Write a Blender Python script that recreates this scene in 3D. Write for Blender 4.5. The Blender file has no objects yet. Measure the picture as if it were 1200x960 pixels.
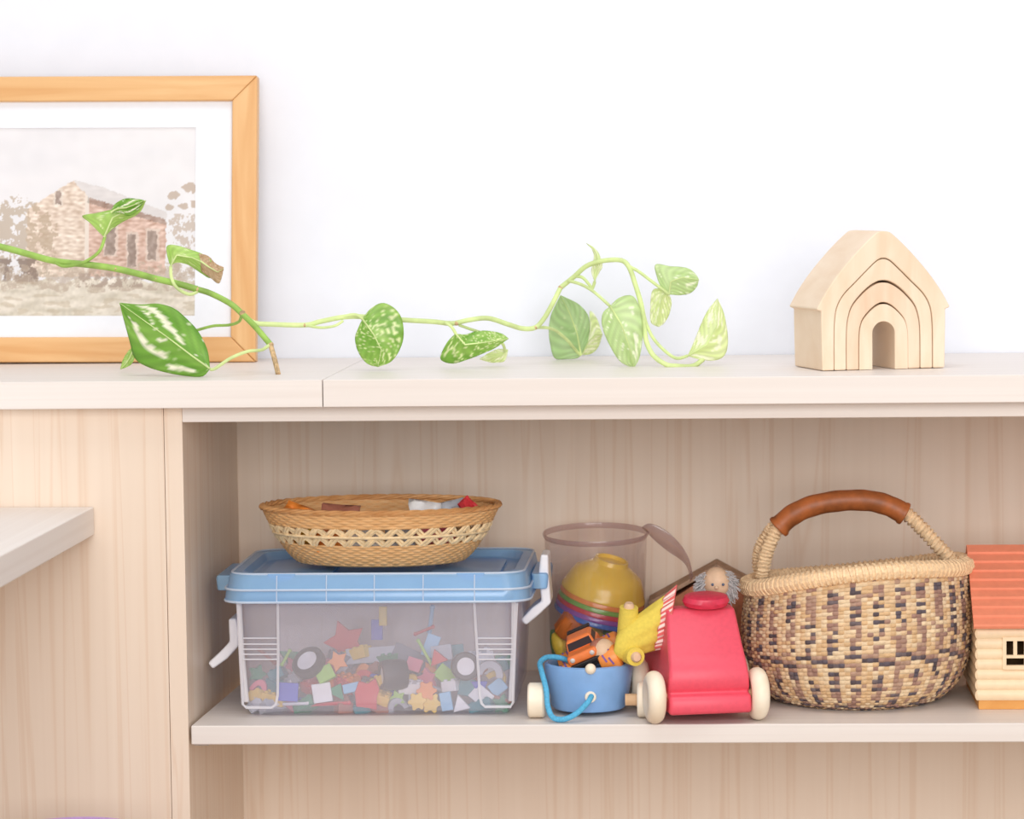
import bpy, bmesh, math, random
from mathutils import Vector, Matrix, noise
C = bpy.context.scene.collection
PI = math.pi
# ------------------------------------------------------------------ camera
W, H, F = 1200.0, 960.0, 3500.0
DIST = 2.5
YAW, PITCH, ROLL, PX = math.atan(120/F), math.atan(262/F), 0.0095, 715.0
fw = Vector((-math.sin(YAW)*math.cos(PITCH), math.cos(YAW)*math.cos(PITCH), -math.sin(PITCH)))
rt = Vector((math.cos(YAW), math.sin(YAW), 0))
up = rt.cross(fw)
rt, up = rt*math.cos(ROLL) - up*math.sin(ROLL), up*math.cos(ROLL) + rt*math.sin(ROLL)
def ray(px, py):
    return fw + rt*((px-PX)/F) + up*((480-py)/F)
r0 = ray(600, 849.5)
CAM = -r0*(DIST/r0.y)
def P(px, py, Y):
    r = ray(px, py); return CAM + r*((Y-CAM.y)/r.y)
def PZ(px, py, Z):
    r = ray(px, py); return CAM + r*((Z-CAM.z)/r.z)
cd = bpy.data.cameras.new('camera'); co = bpy.data.objects.new('camera', cd); C.objects.link(co)
m = Matrix((rt, up, -fw)).transposed().to_4x4(); m.translation = CAM; co.matrix_world = m
cd.sensor_width = 36; cd.lens = F*36/W; cd.shift_x = -(PX-600)/W; cd.clip_start = 0.05
cd.dof.use_dof = True; cd.dof.focus_distance = 2.55; cd.dof.aperture_fstop = 9
bpy.context.scene.camera = co
# ------------------------------------------------------------------ materials
def lin(c):
    f = lambda v: (v/12.92 if v <= .04045 else ((v+.055)/1.055)**2.4)
    return tuple(f(v/255.0) for v in c[:3]) + (1,)
def newmat(name):
    mt = bpy.data.materials.new(name); mt.use_nodes = True
    nt = mt.node_tree; b = nt.nodes['Principled BSDF']
    return mt, nt, b
def noise_node(nt, scale, stretch=(1,1,1), detail=4, coord='Object', rot=(0,0,0)):
    tc = nt.nodes.new('ShaderNodeTexCoord'); mp = nt.nodes.new('ShaderNodeMapping')
    mp.inputs['Scale'].default_value = stretch; mp.inputs['Rotation'].default_value = rot
    nt.links.new(tc.outputs[coord], mp.inputs['Vector'])
    n = nt.nodes.new('ShaderNodeTexNoise'); n.inputs['Scale'].default_value = scale; n.inputs['Detail'].default_value = detail
    nt.links.new(mp.outputs[0], n.inputs['Vector']); return n
def ramp(nt, src, stops):
    r = nt.nodes.new('ShaderNodeValToRGB'); nt.links.new(src, r.inputs[0])
    el = r.color_ramp.elements
    el[0].position, el[0].color = stops[0][0], lin(stops[0][1])
    el[1].position, el[1].color = stops[-1][0], lin(stops[-1][1])
    for p, c in stops[1:-1]:
        e = el.new(p); e.color = lin(c)
    return r
def bump(nt, b, src, strength, dist=.001):
    bp = nt.nodes.new('ShaderNodeBump'); bp.inputs['Strength'].default_value = strength; bp.inputs['Distance'].default_value = dist
    nt.links.new(src, bp.inputs['Height']); nt.links.new(bp.outputs[0], b.inputs['Normal'])
def plain(name, col, rough=.5, spec=.5, var=.06, scale=120, bmp=.0, sss=0):
    mt, nt, b = newmat(name)
    n = noise_node(nt, scale)
    d = tuple(max(0, v*(1-var)) for v in col); l = tuple(min(255, v*(1+var*.6)) for v in col)
    r = ramp(nt, n.outputs[0], [(.35, d), (.65, l)]); nt.links.new(r.outputs[0], b.inputs['Base Color'])
    b.inputs['Roughness'].default_value = rough; b.inputs['Specular IOR Level'].default_value = spec
    if bmp: bump(nt, b, n.outputs[0], bmp)
    return mt
def wood(name, light, dark, stretch, scale=1.0, rough=.45, spec=.4, lo=.38, hi=.66, streak=None):
    mt, nt, b = newmat(name)
    n = noise_node(nt, scale, stretch, 6); n.inputs['Distortion'].default_value = .6
    r = ramp(nt, n.outputs[0], [(lo, dark), (hi, light)])
    out = r.outputs[0]
    if streak:
        n2 = noise_node(nt, scale*.35, stretch, 3); n2.inputs['Distortion'].default_value = 2.5
        r2 = ramp(nt, n2.outputs[0], [(.46, (255,255,255)), (.5, streak), (.54, (255,255,255))])
        mx = nt.nodes.new('ShaderNodeMix'); mx.data_type = 'RGBA'; mx.blend_type = 'MULTIPLY'; mx.inputs[0].default_value = 1
        nt.links.new(out, mx.inputs[6]); nt.links.new(r2.outputs[0], mx.inputs[7]); out = mx.outputs[2]
    nt.links.new(out, b.inputs['Base Color'])
    b.inputs['Roughness'].default_value = rough; b.inputs['Specular IOR Level'].default_value = spec
    return mt
def vcol(name, rough=.7, spec=.3, attr='col', bmp=0):
    mt, nt, b = newmat(name)
    a = nt.nodes.new('ShaderNodeAttribute'); a.attribute_name = attr
    nt.links.new(a.outputs['Color'], b.inputs['Base Color'])
    b.inputs['Roughness'].default_value = rough; b.inputs['Specular IOR Level'].default_value = spec
    if bmp:
        n = noise_node(nt, 900); bump(nt, b, n.outputs[0], bmp, .0005)
    return mt
def clear(name, col, alpha, rough=.15, transl=.5, tint=(255,255,255), spec=.5):
    """thin plastic: mostly see-through, partly milky"""
    mt, nt, b = newmat(name); out = nt.nodes['Material Output']
    b.inputs['Base Color'].default_value = lin(col); b.inputs['Roughness'].default_value = rough; b.inputs['Specular IOR Level'].default_value = spec
    n = noise_node(nt, 40)
    tl = nt.nodes.new('ShaderNodeBsdfTranslucent'); tl.inputs[0].default_value = lin(col)
    mb = nt.nodes.new('ShaderNodeMixShader'); mb.inputs[0].default_value = transl
    nt.links.new(b.outputs[0], mb.inputs[1]); nt.links.new(tl.outputs[0], mb.inputs[2])
    tr = nt.nodes.new('ShaderNodeBsdfTransparent'); tr.inputs[0].default_value = lin(tint)
    mr = nt.nodes.new('ShaderNodeMapRange'); mr.inputs[3].default_value = alpha*.9; mr.inputs[4].default_value = alpha*1.1
    nt.links.new(n.outputs[0], mr.inputs[0])
    mx = nt.nodes.new('ShaderNodeMixShader'); nt.links.new(mr.outputs[0], mx.inputs[0])
    nt.links.new(tr.outputs[0], mx.inputs[1]); nt.links.new(mb.outputs[0], mx.inputs[2])
    # a real glossy coat over it
    gl = nt.nodes.new('ShaderNodeBsdfGlossy'); gl.inputs['Roughness'].default_value = rough
    lw = nt.nodes.new('ShaderNodeLayerWeight'); lw.inputs[0].default_value = .12
    fr = nt.nodes.new('ShaderNodeMapRange'); fr.inputs[3].default_value = .04; fr.inputs[4].default_value = .35
    nt.links.new(lw.outputs['Facing'], fr.inputs[0])
    m3 = nt.nodes.new('ShaderNodeMixShader'); nt.links.new(fr.outputs[0], m3.inputs[0])
    nt.links.new(mx.outputs[0], m3.inputs[1]); nt.links.new(gl.outputs[0], m3.inputs[2])
    nt.links.new(m3.outputs[0], out.inputs[0]); return mt
LAM_L, LAM_D = (235,217,199), (227,206,186)
M = {}
M['wall'] = plain('white_wall_paint', (232,234,242), .9, .1, .006, 30)
M['floor'] = wood('floor_boards', (190,160,130), (160,130,100), (3,40,40))
M['lam_v'] = wood('maple_laminate_vertical', LAM_L, LAM_D, (60,60,1.3), streak=(249,243,238), lo=.2, hi=.8)
M['lam_h'] = wood('maple_laminate_horizontal', (230,222,216), (223,213,206), (1.6,110,130), lo=.3, hi=.7)
M['lam_y'] = wood('maple_laminate_deep', (230,222,216), (223,213,206), (110,1.6,130), lo=.3, hi=.7)
M['frame'] = wood('pine_frame', (229,184,130), (215,160,102), (5,60,60), rough=.4)
M['frame_v'] = wood('pine_frame_upright', (229,184,130), (215,160,102), (60,60,5), rough=.4)
M['mat'] = plain('mount_card', (236,237,243), .9, .1, .005)
M['backing'] = plain('brown_backing_board', (150,120,90), .9)
M['print'] = vcol('watercolour_print', .9, .1)
M['toywood'] = wood('pale_lime_wood', (238,217,192), (230,204,175), (60,14,14), rough=.55)
M['toywood_b'] = wood('pale_lime_wood_pinkish', (235,210,184), (225,194,164), (70,16,12), rough=.55)
M['wheelwood'] = wood('pale_wheel_wood', (250,238,218), (242,224,198), (30,30,30), rough=.45)
M['beech'] = wood('beech_wood', (224,188,150), (205,166,126), (30,30,90), rough=.5)
M['bin'] = clear('milky_clear_plastic', (252,249,255), .175, .25, .1, (252,251,255))
M['rib'] = clear('milky_ribs_plastic', (248,246,252), .55, .25, .2)
M['lid'] = clear('blue_translucent_plastic', (184,226,255), .54, .25, .2, (168,216,253))
M['lidrib'] = clear('pale_blue_plastic_edges', (232,244,255), .85, .25, .3, (200,226,250))
M['white_plastic'] = plain('white_plastic', (240,238,243), .35, .5, .01)
M['tub'] = clear('thin_clear_plastic', (232,222,228), .045, .1, .15, (254,252,252))
M['tubrim'] = clear('clear_plastic_rim', (222,204,206), .17, .1, .3, (238,228,228))
M['red'] = plain('red_stained_wood', (232,84,104), .42, .4, .02, 260, .03)
M['red_disc'] = plain('dark_red_stained_wood', (214,54,82), .38, .45, .05, 200)
M['blue'] = plain('blue_painted_wood', (132,174,224), .35, .5, .03, 60)
M['rope'] = plain('sky_blue_cord', (92,176,216), .7, .2, .08, 500)
M['orange'] = plain('orange_toy_plastic', (238,128,66), .3, .5, .03)
M['orange_b'] = plain('orange_wheel_plastic', (236,142,66), .4, .5, .03)
M['black'] = plain('black_toy_plastic', (42,38,40), .4, .5, .05)
M['glass_dark'] = plain('smoked_toy_window', (48,34,38), .35, .3, .02)
M['purple'] = plain('purple_flame_print', (128,86,150), .4)
M['silver'] = plain('silver_paint', (214,206,200), .25, .6, .03)
M['yellowcloth'] = plain('yellow_dress_cloth', (230,206,94), .9, .1, .025, 400, .15)
M['skin'] = plain('pale_wooden_bead', (226,190,158), .5, .3, .05)
M['hair'] = plain('grey_fluff', (196,192,192), .95, .05, .08, 300)
M['eye'] = plain('blue_grey_paint', (92,100,122), .4)
M['carcloth'] = plain('grey_doll_clothes', (176,170,170), .95, .05, .08, 200)
M['straw'] = vcol('woven_straw', .75, .2, bmp=.25)
M['rimstraw'] = plain('wrapped_straw', (245,213,172), .7, .25, .07, 420, .2)
M['leather'] = plain('tan_leather', (170,96,50), .45, .45, .16, 60, .1)
M['cane'] = vcol('woven_cane', .55, .3, bmp=.2)
M['cane_rim'] = wood('split_cane', (222,170,114), (196,138,84), (30,30,120), rough=.5)
M['cane_pale'] = plain('pale_split_cane', (238,210,166), .55, .3, .08, 200)
M['coral'] = plain('coral_roof_plastic', (243,148,116), .45, .4, .02)
M['cream'] = plain('cream_wall_plastic', (240,213,176), .45, .4, .02)
M['tan_base'] = wood('tan_plastic_base', (230,168,92), (218,152,76), (30,3,30), rough=.45)
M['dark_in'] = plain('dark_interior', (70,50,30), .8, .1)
M['brown_roof'] = plain('terracotta_brown', (194,126,94), .7, .2, .1)
M['brown_edge'] = plain('dark_brown_wood', (178,146,122), .7, .2, .1)
M['lilac'] = plain('lilac_plastic', (196,160,214), .4, .4, .02)
M['steel'] = plain('shelf_pin_steel', (200,196,196), .3, .6, .02)
M['stem'] = plain('vine_stem', (150,184,88), .5, .3, .12, 60)
M['stem_pale'] = plain('pale_vine_stem', (206,222,152), .5, .3, .08, 60)
M['node'] = plain('dry_vine_node', (198,168,128), .8, .1, .2, 300)
M['stripe'] = vcol('striped_frill_cloth', .9, .1)
# ------------------------------------------------------------------ mesh helpers
class MB:
    def __init__(s): s.v=[]; s.f=[]; s.c=None
    def add(s, v, f):
        o = len(s.v); s.v += [Vector(p) for p in v]; s.f += [tuple(i+o for i in q) for q in f]; return s
    def box(s, x0,x1,y0,y1,z0,z1, mtx=None):
        v = [Vector((x,y,z)) for x in (x0,x1) for y in (y0,y1) for z in (z0,z1)]
        if mtx: v = [mtx@p for p in v]
        return s.add(v, [(0,1,3,2),(4,6,7,5),(0,4,5,1),(2,3,7,6),(0,2,6,4),(1,5,7,3)])
    def tube(s, pts, r, n=10, caps=True, closed=False):
        pts = [Vector(p) for p in pts]; k = len(pts)
        rr = r if isinstance(r, (list,tuple)) else [r]*k
        T = []
        for i in range(k):
            a = pts[(i-1)%k] if (closed or i>0) else pts[i]; b = pts[(i+1)%k] if (closed or i<k-1) else pts[i]
            t = (b-a); T.append(t.normalized() if t.length>1e-9 else Vector((0,0,1)))
        nrm = T[0].orthogonal().normalized(); vs=[]
        for i in range(k):
            nrm = (nrm - T[i]*nrm.dot(T[i])).normalized(); bn = T[i].cross(nrm)
            for j in range(n):
                a = 2*PI*j/n; vs.append(pts[i] + (nrm*math.cos(a)+bn*math.sin(a))*rr[i])
        fs=[]
        for i in range(k if closed else k-1):
            i2=(i+1)%k
            for j in range(n): fs.append((i*n+j, i*n+(j+1)%n, i2*n+(j+1)%n, i2*n+j))
        if caps and not closed:
            fs.append(tuple(range(n-1,-1,-1))); fs.append(tuple((k-1)*n+j for j in range(n)))
        return s.add(vs, fs)
    def lathe(s, prof, n=40, sx=1, sy=1, mtx=None, closed=False):
        """prof: list of (r, z); r==0 ends collapse"""
        vs=[]; fs=[]; idx=[]
        for (r,z) in prof:
            if r < 1e-7: idx.append([len(vs)]); vs.append(Vector((0,0,z)))
            else:
                idx.append(list(range(len(vs), len(vs)+n)))
                vs += [Vector((r*sx*math.cos(2*PI*j/n), r*sy*math.sin(2*PI*j/n), z)) for j in range(n)]
        L = len(prof)
        for i in range(L if closed else L-1):
            a, b = idx[i], idx[(i+1)%L]
            for j in range(n):
                j2=(j+1)%n
                if len(a)==1 and len(b)==1: continue
                if len(a)==1: fs.append((a[0], b[j2], b[j]))
                elif len(b)==1: fs.append((a[j], a[j2], b[0]))
                else: fs.append((a[j], a[j2], b[j2], b[j]))
        if mtx: vs = [mtx@p for p in vs]
        return s.add(vs, fs)
    def prism(s, out, y0, y1, mtx=None):
        """out: 2-D outline (x,z), extruded y0..y1"""
        n=len(out); v=[Vector((x,y0,z)) for x,z in out]+[Vector((x,y1,z)) for x,z in out]
        if mtx: v=[mtx@p for p in v]
        f=[tuple(range(n)), tuple(range(2*n-1,n-1,-1))]+[(i,i+n,(i+1)%n+n,(i+1)%n) for i in range(n)]
        return s.add(v,f)
    def loft(s, rings, cap0=True, cap1=True, closed=True):
        n=len(rings[0]); v=[p for r in rings for p in r]; f=[]
        for i in range(len(rings)-1):
            for j in range(n if closed else n-1): f.append((i*n+j, i*n+(j+1)%n, (i+1)*n+(j+1)%n, (i+1)*n+j))
        if cap0: f.append(tuple(range(n-1,-1,-1)))
        if cap1: f.append(tuple((len(rings)-1)*n+j for j in range(n)))
        return s.add(v,f)
    def ball(s, c, r, n=14, sc=(1,1,1), mtx=None):
        prof=[(r*math.sin(PI*i/n), -r*math.cos(PI*i/n)) for i in range(n+1)]; prof[0]=(0,-r); prof[-1]=(0,r)
        m2 = Matrix.Translation(c)@(mtx if mtx else Matrix.Identity(4))@Matrix.Diagonal((*sc,1))
        return s.lathe(prof, 2*n, mtx=m2)
    def xf(s, mtx): s.v=[mtx@p for p in s.v]; return s
    def build(s, name, mat, parent=None, smooth=True, bevel=0, seg=2, origin=None, subsurf=0, solid=0, angle=40):
        o3 = Vector(origin) if origin is not None else Vector((0,0,0))
        me = bpy.data.meshes.new(name); me.from_pydata([tuple(p-o3) for p in s.v], [], s.f)
        bm = bmesh.new(); bm.from_mesh(me); bmesh.ops.recalc_face_normals(bm, faces=bm.faces); bm.to_mesh(me); bm.free()
        if s.c is not None:
            a = me.color_attributes.new('col','FLOAT_COLOR','POINT')
            for i,c in enumerate(s.c): a.data[i].color = c
        ob = bpy.data.objects.new(name, me); C.objects.link(ob); me.materials.append(mat)
        if smooth:
            me.polygons.foreach_set('use_smooth', [True]*len(me.polygons)); me.set_sharp_from_angle(angle=math.radians(angle))
        if solid:
            sm = ob.modifiers.new('solid','SOLIDIFY'); sm.thickness = solid; sm.offset = 0
        if bevel:
            b = ob.modifiers.new('bevel','BEVEL'); b.width = bevel; b.segments = seg; b.limit_method='ANGLE'; b.angle_limit=math.radians(35); b.harden_normals=True
        if subsurf:
            u = ob.modifiers.new('sub','SUBSURF'); u.levels=subsurf; u.render_levels=subsurf
        if parent: ob.parent = parent
        elif origin is not None: ob.location = o3
        return ob
def tag(o, label=None, cat=None, group=None, kind=None):
    if label: o['label']=label
    if cat: o['category']=cat
    if group: o['group']=group
    if kind: o['kind']=kind
    return o
def thing(name, label, cat, loc=(0,0,0), rot=(0,0,0), group=None):
    e = bpy.data.objects.new(name, None); C.objects.link(e); e.empty_display_size=.02
    e.location = loc; e.rotation_euler = rot
    return tag(e, label, cat, group)
def rrect(hx, hy, r, z, k=5, cx=0, cy=0):
    pts=[]
    for qx,qy,a0 in ((1,1,0),(-1,1,90),(-1,-1,180),(1,-1,270)):
        for i in range(k+1):
            a=math.radians(a0+90*i/k); pts.append(Vector((cx+qx*(hx-r)+r*math.cos(a), cy+qy*(hy-r)+r*math.sin(a), z)))
    return pts
def smoothpts(pts, n=8):
    pts=[Vector(p) for p in pts]; out=[]
    for i in range(len(pts)-1):
        p0=pts[max(0,i-1)];p1=pts[i];p2=pts[i+1];p3=pts[min(len(pts)-1,i+2)]
        for k in range(n):
            t=k/n; out.append(.5*((2*p1)+(p2-p0)*t+(2*p0-5*p1+4*p2-p3)*t*t+(3*p1-p0-3*p2+p3)*t**3))
    out.append(pts[-1]); return out
RX=lambda a: Matrix.Rotation(math.radians(a),4,'X'); RY=lambda a: Matrix.Rotation(math.radians(a),4,'Y'); RZ=lambda a: Matrix.Rotation(math.radians(a),4,'Z')
TR=lambda x,y,z: Matrix.Translation((x,y,z))
def struct(o): return tag(o, kind='structure')
# ------------------------------------------------------------------ setting
ZTOP = P(600,443.5,-.02).z              # worktop upper face at its front edge
ZSLAB = P(600,476,-.02).z
ZRAIL = P(600,492.5,0).z
YWALL, YBACK = .302, .288
FLOOR = -.36
TS = P(600,872,0).z                     # underside of the shelf
struct(MB().box(-2,2,YWALL,YWALL+.1,FLOOR,2.2).build('wall_back', M['wall'], smooth=False))
struct(MB().box(-2,2,-3.2,YWALL+.1,FLOOR-.05,FLOOR).build('floor', M['floor'], smooth=False))
XIN = P(213.5,495,0).x                  # inner face of the cabinet's left side
XSEAM = P(191.5,480,0).x
XR = .86
cab = thing('storage_cabinet','long open maple laminate cabinet with toys on its shelf','cabinet',(XIN,YBACK,FLOOR))
O = Vector((XIN,YBACK,FLOOR))
def lb(x0,x1,y0,y1,z0,z1): return (x0-O.x,x1-O.x,y0-O.y,y1-O.y,z0-O.z,z1-O.z)
MB().box(*lb(XSEAM+.0002,XIN,0,YWALL-.001,FLOOR,ZSLAB-.0005)).build('side_panel',M['lam_v'],cab,bevel=.0004)
MB().box(*lb(XR,XR+.018,0,YWALL-.001,FLOOR,ZSLAB-.0005)).build('side_panel',M['lam_v'],cab,bevel=.0004)
MB().box(*lb(XIN,XR,YBACK,YWALL-.001,FLOOR,ZSLAB-.0005)).build('back_panel',M['lam_v'],cab,smooth=False)
MB().box(*lb(XIN,XR,0,YBACK,ZRAIL,ZSLAB-.0005)).build('top_panel',M['lam_h'],cab,bevel=.0008)
MB().box(*lb(XIN,XR,.002,YBACK,FLOOR+.06,FLOOR+.078)).build('bottom_panel',M['lam_h'],cab,bevel=.0008)
MB().box(*lb(XIN,XR,.03,.045,FLOOR,FLOOR+.06)).build('plinth',M['lam_h'],cab)
xl0 = P(223.5,850,0).x; bx = P(301,790,YBACK-.004).x
sh = MB(); yb=YBACK-.004
pts=[(xl0,0),(XR-.002,0),(XR-.002,yb),(xl0+.011,yb)]
n4=[Vector((x-O.x,y-O.y,z-O.z)) for z in (TS,0) for x,y in pts]
sh.add(n4,[(3,2,1,0),(4,5,6,7),(0,1,5,4),(1,2,6,5),(2,3,7,6),(3,0,4,7)])
shelf = sh.build('shelf',M['lam_h'],cab,bevel=.0012)
for (px_,yy) in ((228,.03),(228,.24)):
    MB().tube([(XIN-.001-O.x,yy-O.y,TS-.0032-O.z),(XIN+.012-O.x,yy-O.y,TS-.0032-O.z)],.003,10).build('shelf_pin',M['steel'],cab)
lc = thing('closed_cabinet','plain closed maple laminate cabinet end left of the toy shelf','cabinet',(XSEAM,0,FLOOR))
MB().box(-1.2,-.0002,0,.018,0,ZSLAB-FLOOR-.001).build('front_panel',M['lam_v'],lc,bevel=.0004)
MB().box(-1.2,-.02,.018,YWALL-.002,0,ZSLAB-FLOOR-.001).build('carcass',M['lam_v'],lc,smooth=False)
def slab(x0,x1,z0,z1,label):
    o=MB().box(x0,x1,-.02,YWALL-.001,z0,z1).build('worktop',M['lam_h'],bevel=.0008,origin=((x0+x1)/2,0,z0))
    return tag(o,label,'worktop')
XS = P(378,460,-.02).x
slab(-1.35,XS-.0003,ZSLAB,ZTOP,'pale laminate worktop carrying the framed picture, left of the joint')
slab(XS+.0003,XR+.03,ZSLAB,ZTOP,'pale laminate worktop carrying the wooden arch house, right of the joint')
# desk coming out of the closed cabinet towards the viewer
dc = P(110,594,-.001); dl = P(110,627,-.001)
desk = thing('desk','pale laminate desk board meeting the plain cabinet end at far left','desk',(dc.x,0,FLOOR))
th = dc.z-dl.z
MB().box(-1.1,0,-.75,-.0015,dc.z-th-FLOOR,dc.z-FLOOR).build('desk_top',M['lam_y'],desk,bevel=.0012)
for yy in (-.70,-.09):
    MB().box(-1.05,-1.01,yy,yy+.04,0,dc.z-th-FLOOR).build('leg',M['lam_v'],desk,bevel=.001)
    MB().box(-.36,-.32,yy,yy+.04,0,dc.z-th-FLOOR).build('leg',M['lam_v'],desk,bevel=.001)
# lilac bucket, only its rim reaches into view
lp = P(100,957,-.12)
lil = thing('bucket','lilac plastic bucket in front of the plain cabinet end, rim only','bucket',(lp.x,-.18,FLOOR))
hb = lp.z-FLOOR
MB().lathe([(0,0),(.046,0),(.049,.003),(.058,hb-.01),(.0605,hb-.008),(.0605,hb-.001),(.059,hb),(.0565,hb-.001),(.047,.006),(0,.005)],48).build('body',M['lilac'],lil)
MB().tube([(.0615*math.cos(a),.0615*math.sin(a)*1.0,hb-.03-.05*math.sin(a)) for a in [PI*i/16 for i in range(17)]],.002,8).build('handle',M['lilac'],lil)
# ------------------------------------------------------------------ framed picture
fb = P(299.5,426.0,.236); ft = P(301,90,.268)
Wd, = (P(301,250,.25).x-P(-172,250,.25).x,)
hgt = (ft-fb).length; lean = math.asin((ft.y-fb.y)/hgt)
pic = thing('framed_picture','pine framed picture of a brick farm building leaning on the white wall','picture',(fb.x,fb.y,ZTOP+.0005),(-lean,math.radians(.35),0))
# local: x 0 (right edge) .. -Wd, z 0..hgt, front at y=0, back y=.014
fwid = P(301,250,.25).x-P(271.5,250,.25).x
def mitred(a,b,c,d):   # quad in xz of a rail, depth
    mb=MB(); mb.prism([a,b,c,d],0,.014); return mb
h, w = hgt, Wd
mitred((-w,0),(0,0),(-fwid,fwid),(-w+fwid,fwid)).build('frame_rail',M['frame'],pic,bevel=.0015)
mitred((-w,h),(-w+fwid,h-fwid),(-fwid,h-fwid),(0,h)).build('frame_rail',M['frame'],pic,bevel=.0015)
mitred((0,0),(0,h),(-fwid,h-fwid),(-fwid,fwid)).build('frame_rail',M['frame_v'],pic,bevel=.0015)
mitred((-w,0),(-w+fwid,fwid),(-w+fwid,h-fwid),(-w,h)).build('frame_rail',M['frame_v'],pic,bevel=.0015)
MB().box(-w+fwid-.002,-fwid+.002,.011,.013,fwid-.002,h-fwid+.002).build('backing_board',M['backing'],pic,smooth=False)
# mount with a window cut in it, print behind
mpx = P(301,250,.25).x-P(228,250,.25).x     # print right edge from frame right edge
sc = hgt/(427-90)                           # metres per photo pixel on the picture
x1p=-mpx; x0p=-w+mpx; z0p=(426-371)*sc; z1p=(426-149)*sc
ms=MB()
o_=[(-w+fwid-.002,fwid-.002),(-fwid+.002,fwid-.002),(-fwid+.002,h-fwid+.002),(-w+fwid-.002,h-fwid+.002)]
i_=[(x0p,z0p),(x1p,z0p),(x1p,z1p),(x0p,z1p)]
vv=[Vector((x,.006,z)) for x,z in o_]+[Vector((x,.006,z)) for x,z in i_]+[Vector((x,.0075,z)) for x,z in i_]+[Vector((x,.0075,z)) for x,z in o_]
ff=[]
for i in range(4):
    j=(i+1)%4; ff+=[(i,j,4+j,4+i),(4+i,4+j,8+j,8+i),(8+i,8+j,12+j,12+i),(12+i,12+j,j,i)]
ms.add(vv,ff).build('mount',M['mat'],pic,smooth=False)
def inpoly(x,y,p):
    r=False; j=len(p)-1
    for i in range(len(p)):
        if (p[i][1]>y)!=(p[j][1]>y) and x<(p[j][0]-p[i][0])*(y-p[i][1])/(p[j][1]-p[i][1])+p[i][0]: r=not r
        j=i
    return r
def nz(x,y,s,k=0): return noise.noise(Vector((x*s,y*s,k*7.3)))
GAB=[(28,246),(83,212),(100,230),(100,326),(28,326)]
SID=[(100,232),(193,258),(193,324),(100,326)]
ROOF=[(82,211),(120,221),(194,250),(194,259),(100,232)]
def paint(x,y):
    n1=nz(x,y,.06,1); n2=nz(x,y,.25,2); n3=nz(x,y,.6,3)
    wob=n2*2.0; xx,yy=x+wob,y+n3*1.5
    c=Vector((236,232,234))+Vector((4,4,4))*n1+Vector((6,5,4))*nz(x*.3,y,.05,9)
    if y>330+n1*6: c=Vector((222,210,192))+Vector((30,30,34))*nz(x*.22,y,.16,4)+Vector((14,14,14))*n2
    if inpoly(xx,yy,SID) or inpoly(xx,yy,GAB):
        side=inpoly(xx,yy,SID)
        c=Vector((214,176,158)) if side else Vector((228,205,186))
        br=math.sin(y*1.25+n2)*.5+.5; bx=nz(x*.5,y*1.0,.35,5)
        c=c+Vector((22,26,28))*bx*1.6+Vector((10,12,12))*(br-.5)
        if 97<x<102: c=Vector((236,220,206))
        for (a,b,t,d) in ((148,157,276,314),(171,182,272,306),(121,133,266,300),(62,68,224,240)):
            if a<xx<b and t<yy<d: c=Vector((160,138,126))+Vector((26,26,26))*n2
            elif a-2<xx<b+3 and t-3<yy<d+2: c=c*.5+Vector((232,220,208))*.5
        if side and yy<236+(x-100)*.28+3: c=c*.78
    if inpoly(xx,yy,ROOF): c=Vector((222,214,212))+Vector((10,10,10))*nz(x,y*3,.1,6)
    # trees
    def tree(c,den,th,col):
        return c*(1-den)+Vector(col)*den if th else c
    t=nz(x,y,.11,11)+.55*nz(x,y,.35,12)+.3*n3
    dx=(x-22)/48; dy=(y-285)/52
    if dx*dx+dy*dy<1+.3*n2 and t>-.02+.5*(dx*dx+dy*dy-.5): c=c*.35+Vector((176,152,126))*.65
    if abs(x-12)<30 and abs(y-318)<14 and t>-.1: c=c*.3+Vector((120,100,90))*.7
    if x>196 and 252<y<330 and t+.35*nz(x*2.2,y*.5,.25,14)>0: c=c*.35+Vector((184,160,140))*.65
    for (cx,cy,r) in ((201,230,7),(222,221,9),(197,244,5),(214,243,6),(226,240,6)):
        if (x-cx)**2+((y-cy)*1.5)**2<r*r*(1+n2): c=c*.3+Vector((178,152,130))*.7
    b=nz(x,y,.16,15)+.5*n3
    if 312+6*n1<y<342+5*n1 and b>-.25: c=c*.35+(Vector((178,156,136)) if b>.1 else Vector((196,178,158)))*.65
    if 322<y<338 and 90<x<170 and b>-.05: c=c*.6+Vector((140,116,104))*.4
    if y>346 and nz(x*.3,y,.2,17)>.2: c=c*.6+Vector((190,170,142))*.4
    return (c*.86+Vector((246,245,246))*.14)*.955
pm=MB(); NX,NY=420,236; cols=[]; vs=[]; fs=[]
for j in range(NY+1):
    for i in range(NX+1):
        x=x0p-.003+(x1p-x0p+.006)*i/NX; z=z0p-.003+(z1p-z0p+.006)*j/NY
        px_=301+x/sc; py_=426-z/sc+(1.0)
        if px_<-5: px_=-5-(px_+5)*.4
        vs.append((x,.0078,z)); c=paint(px_,py_)
        cols.append(lin([min(255,max(0,v)) for v in c]))
for j in range(NY):
    for i in range(NX): a=j*(NX+1)+i; fs.append((a,a+1,a+NX+2,a+NX+1))
pm.add(vs,fs); pm.c=cols; pm.build('print',M['print'],pic,solid=.0004,smooth=False)
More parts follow.
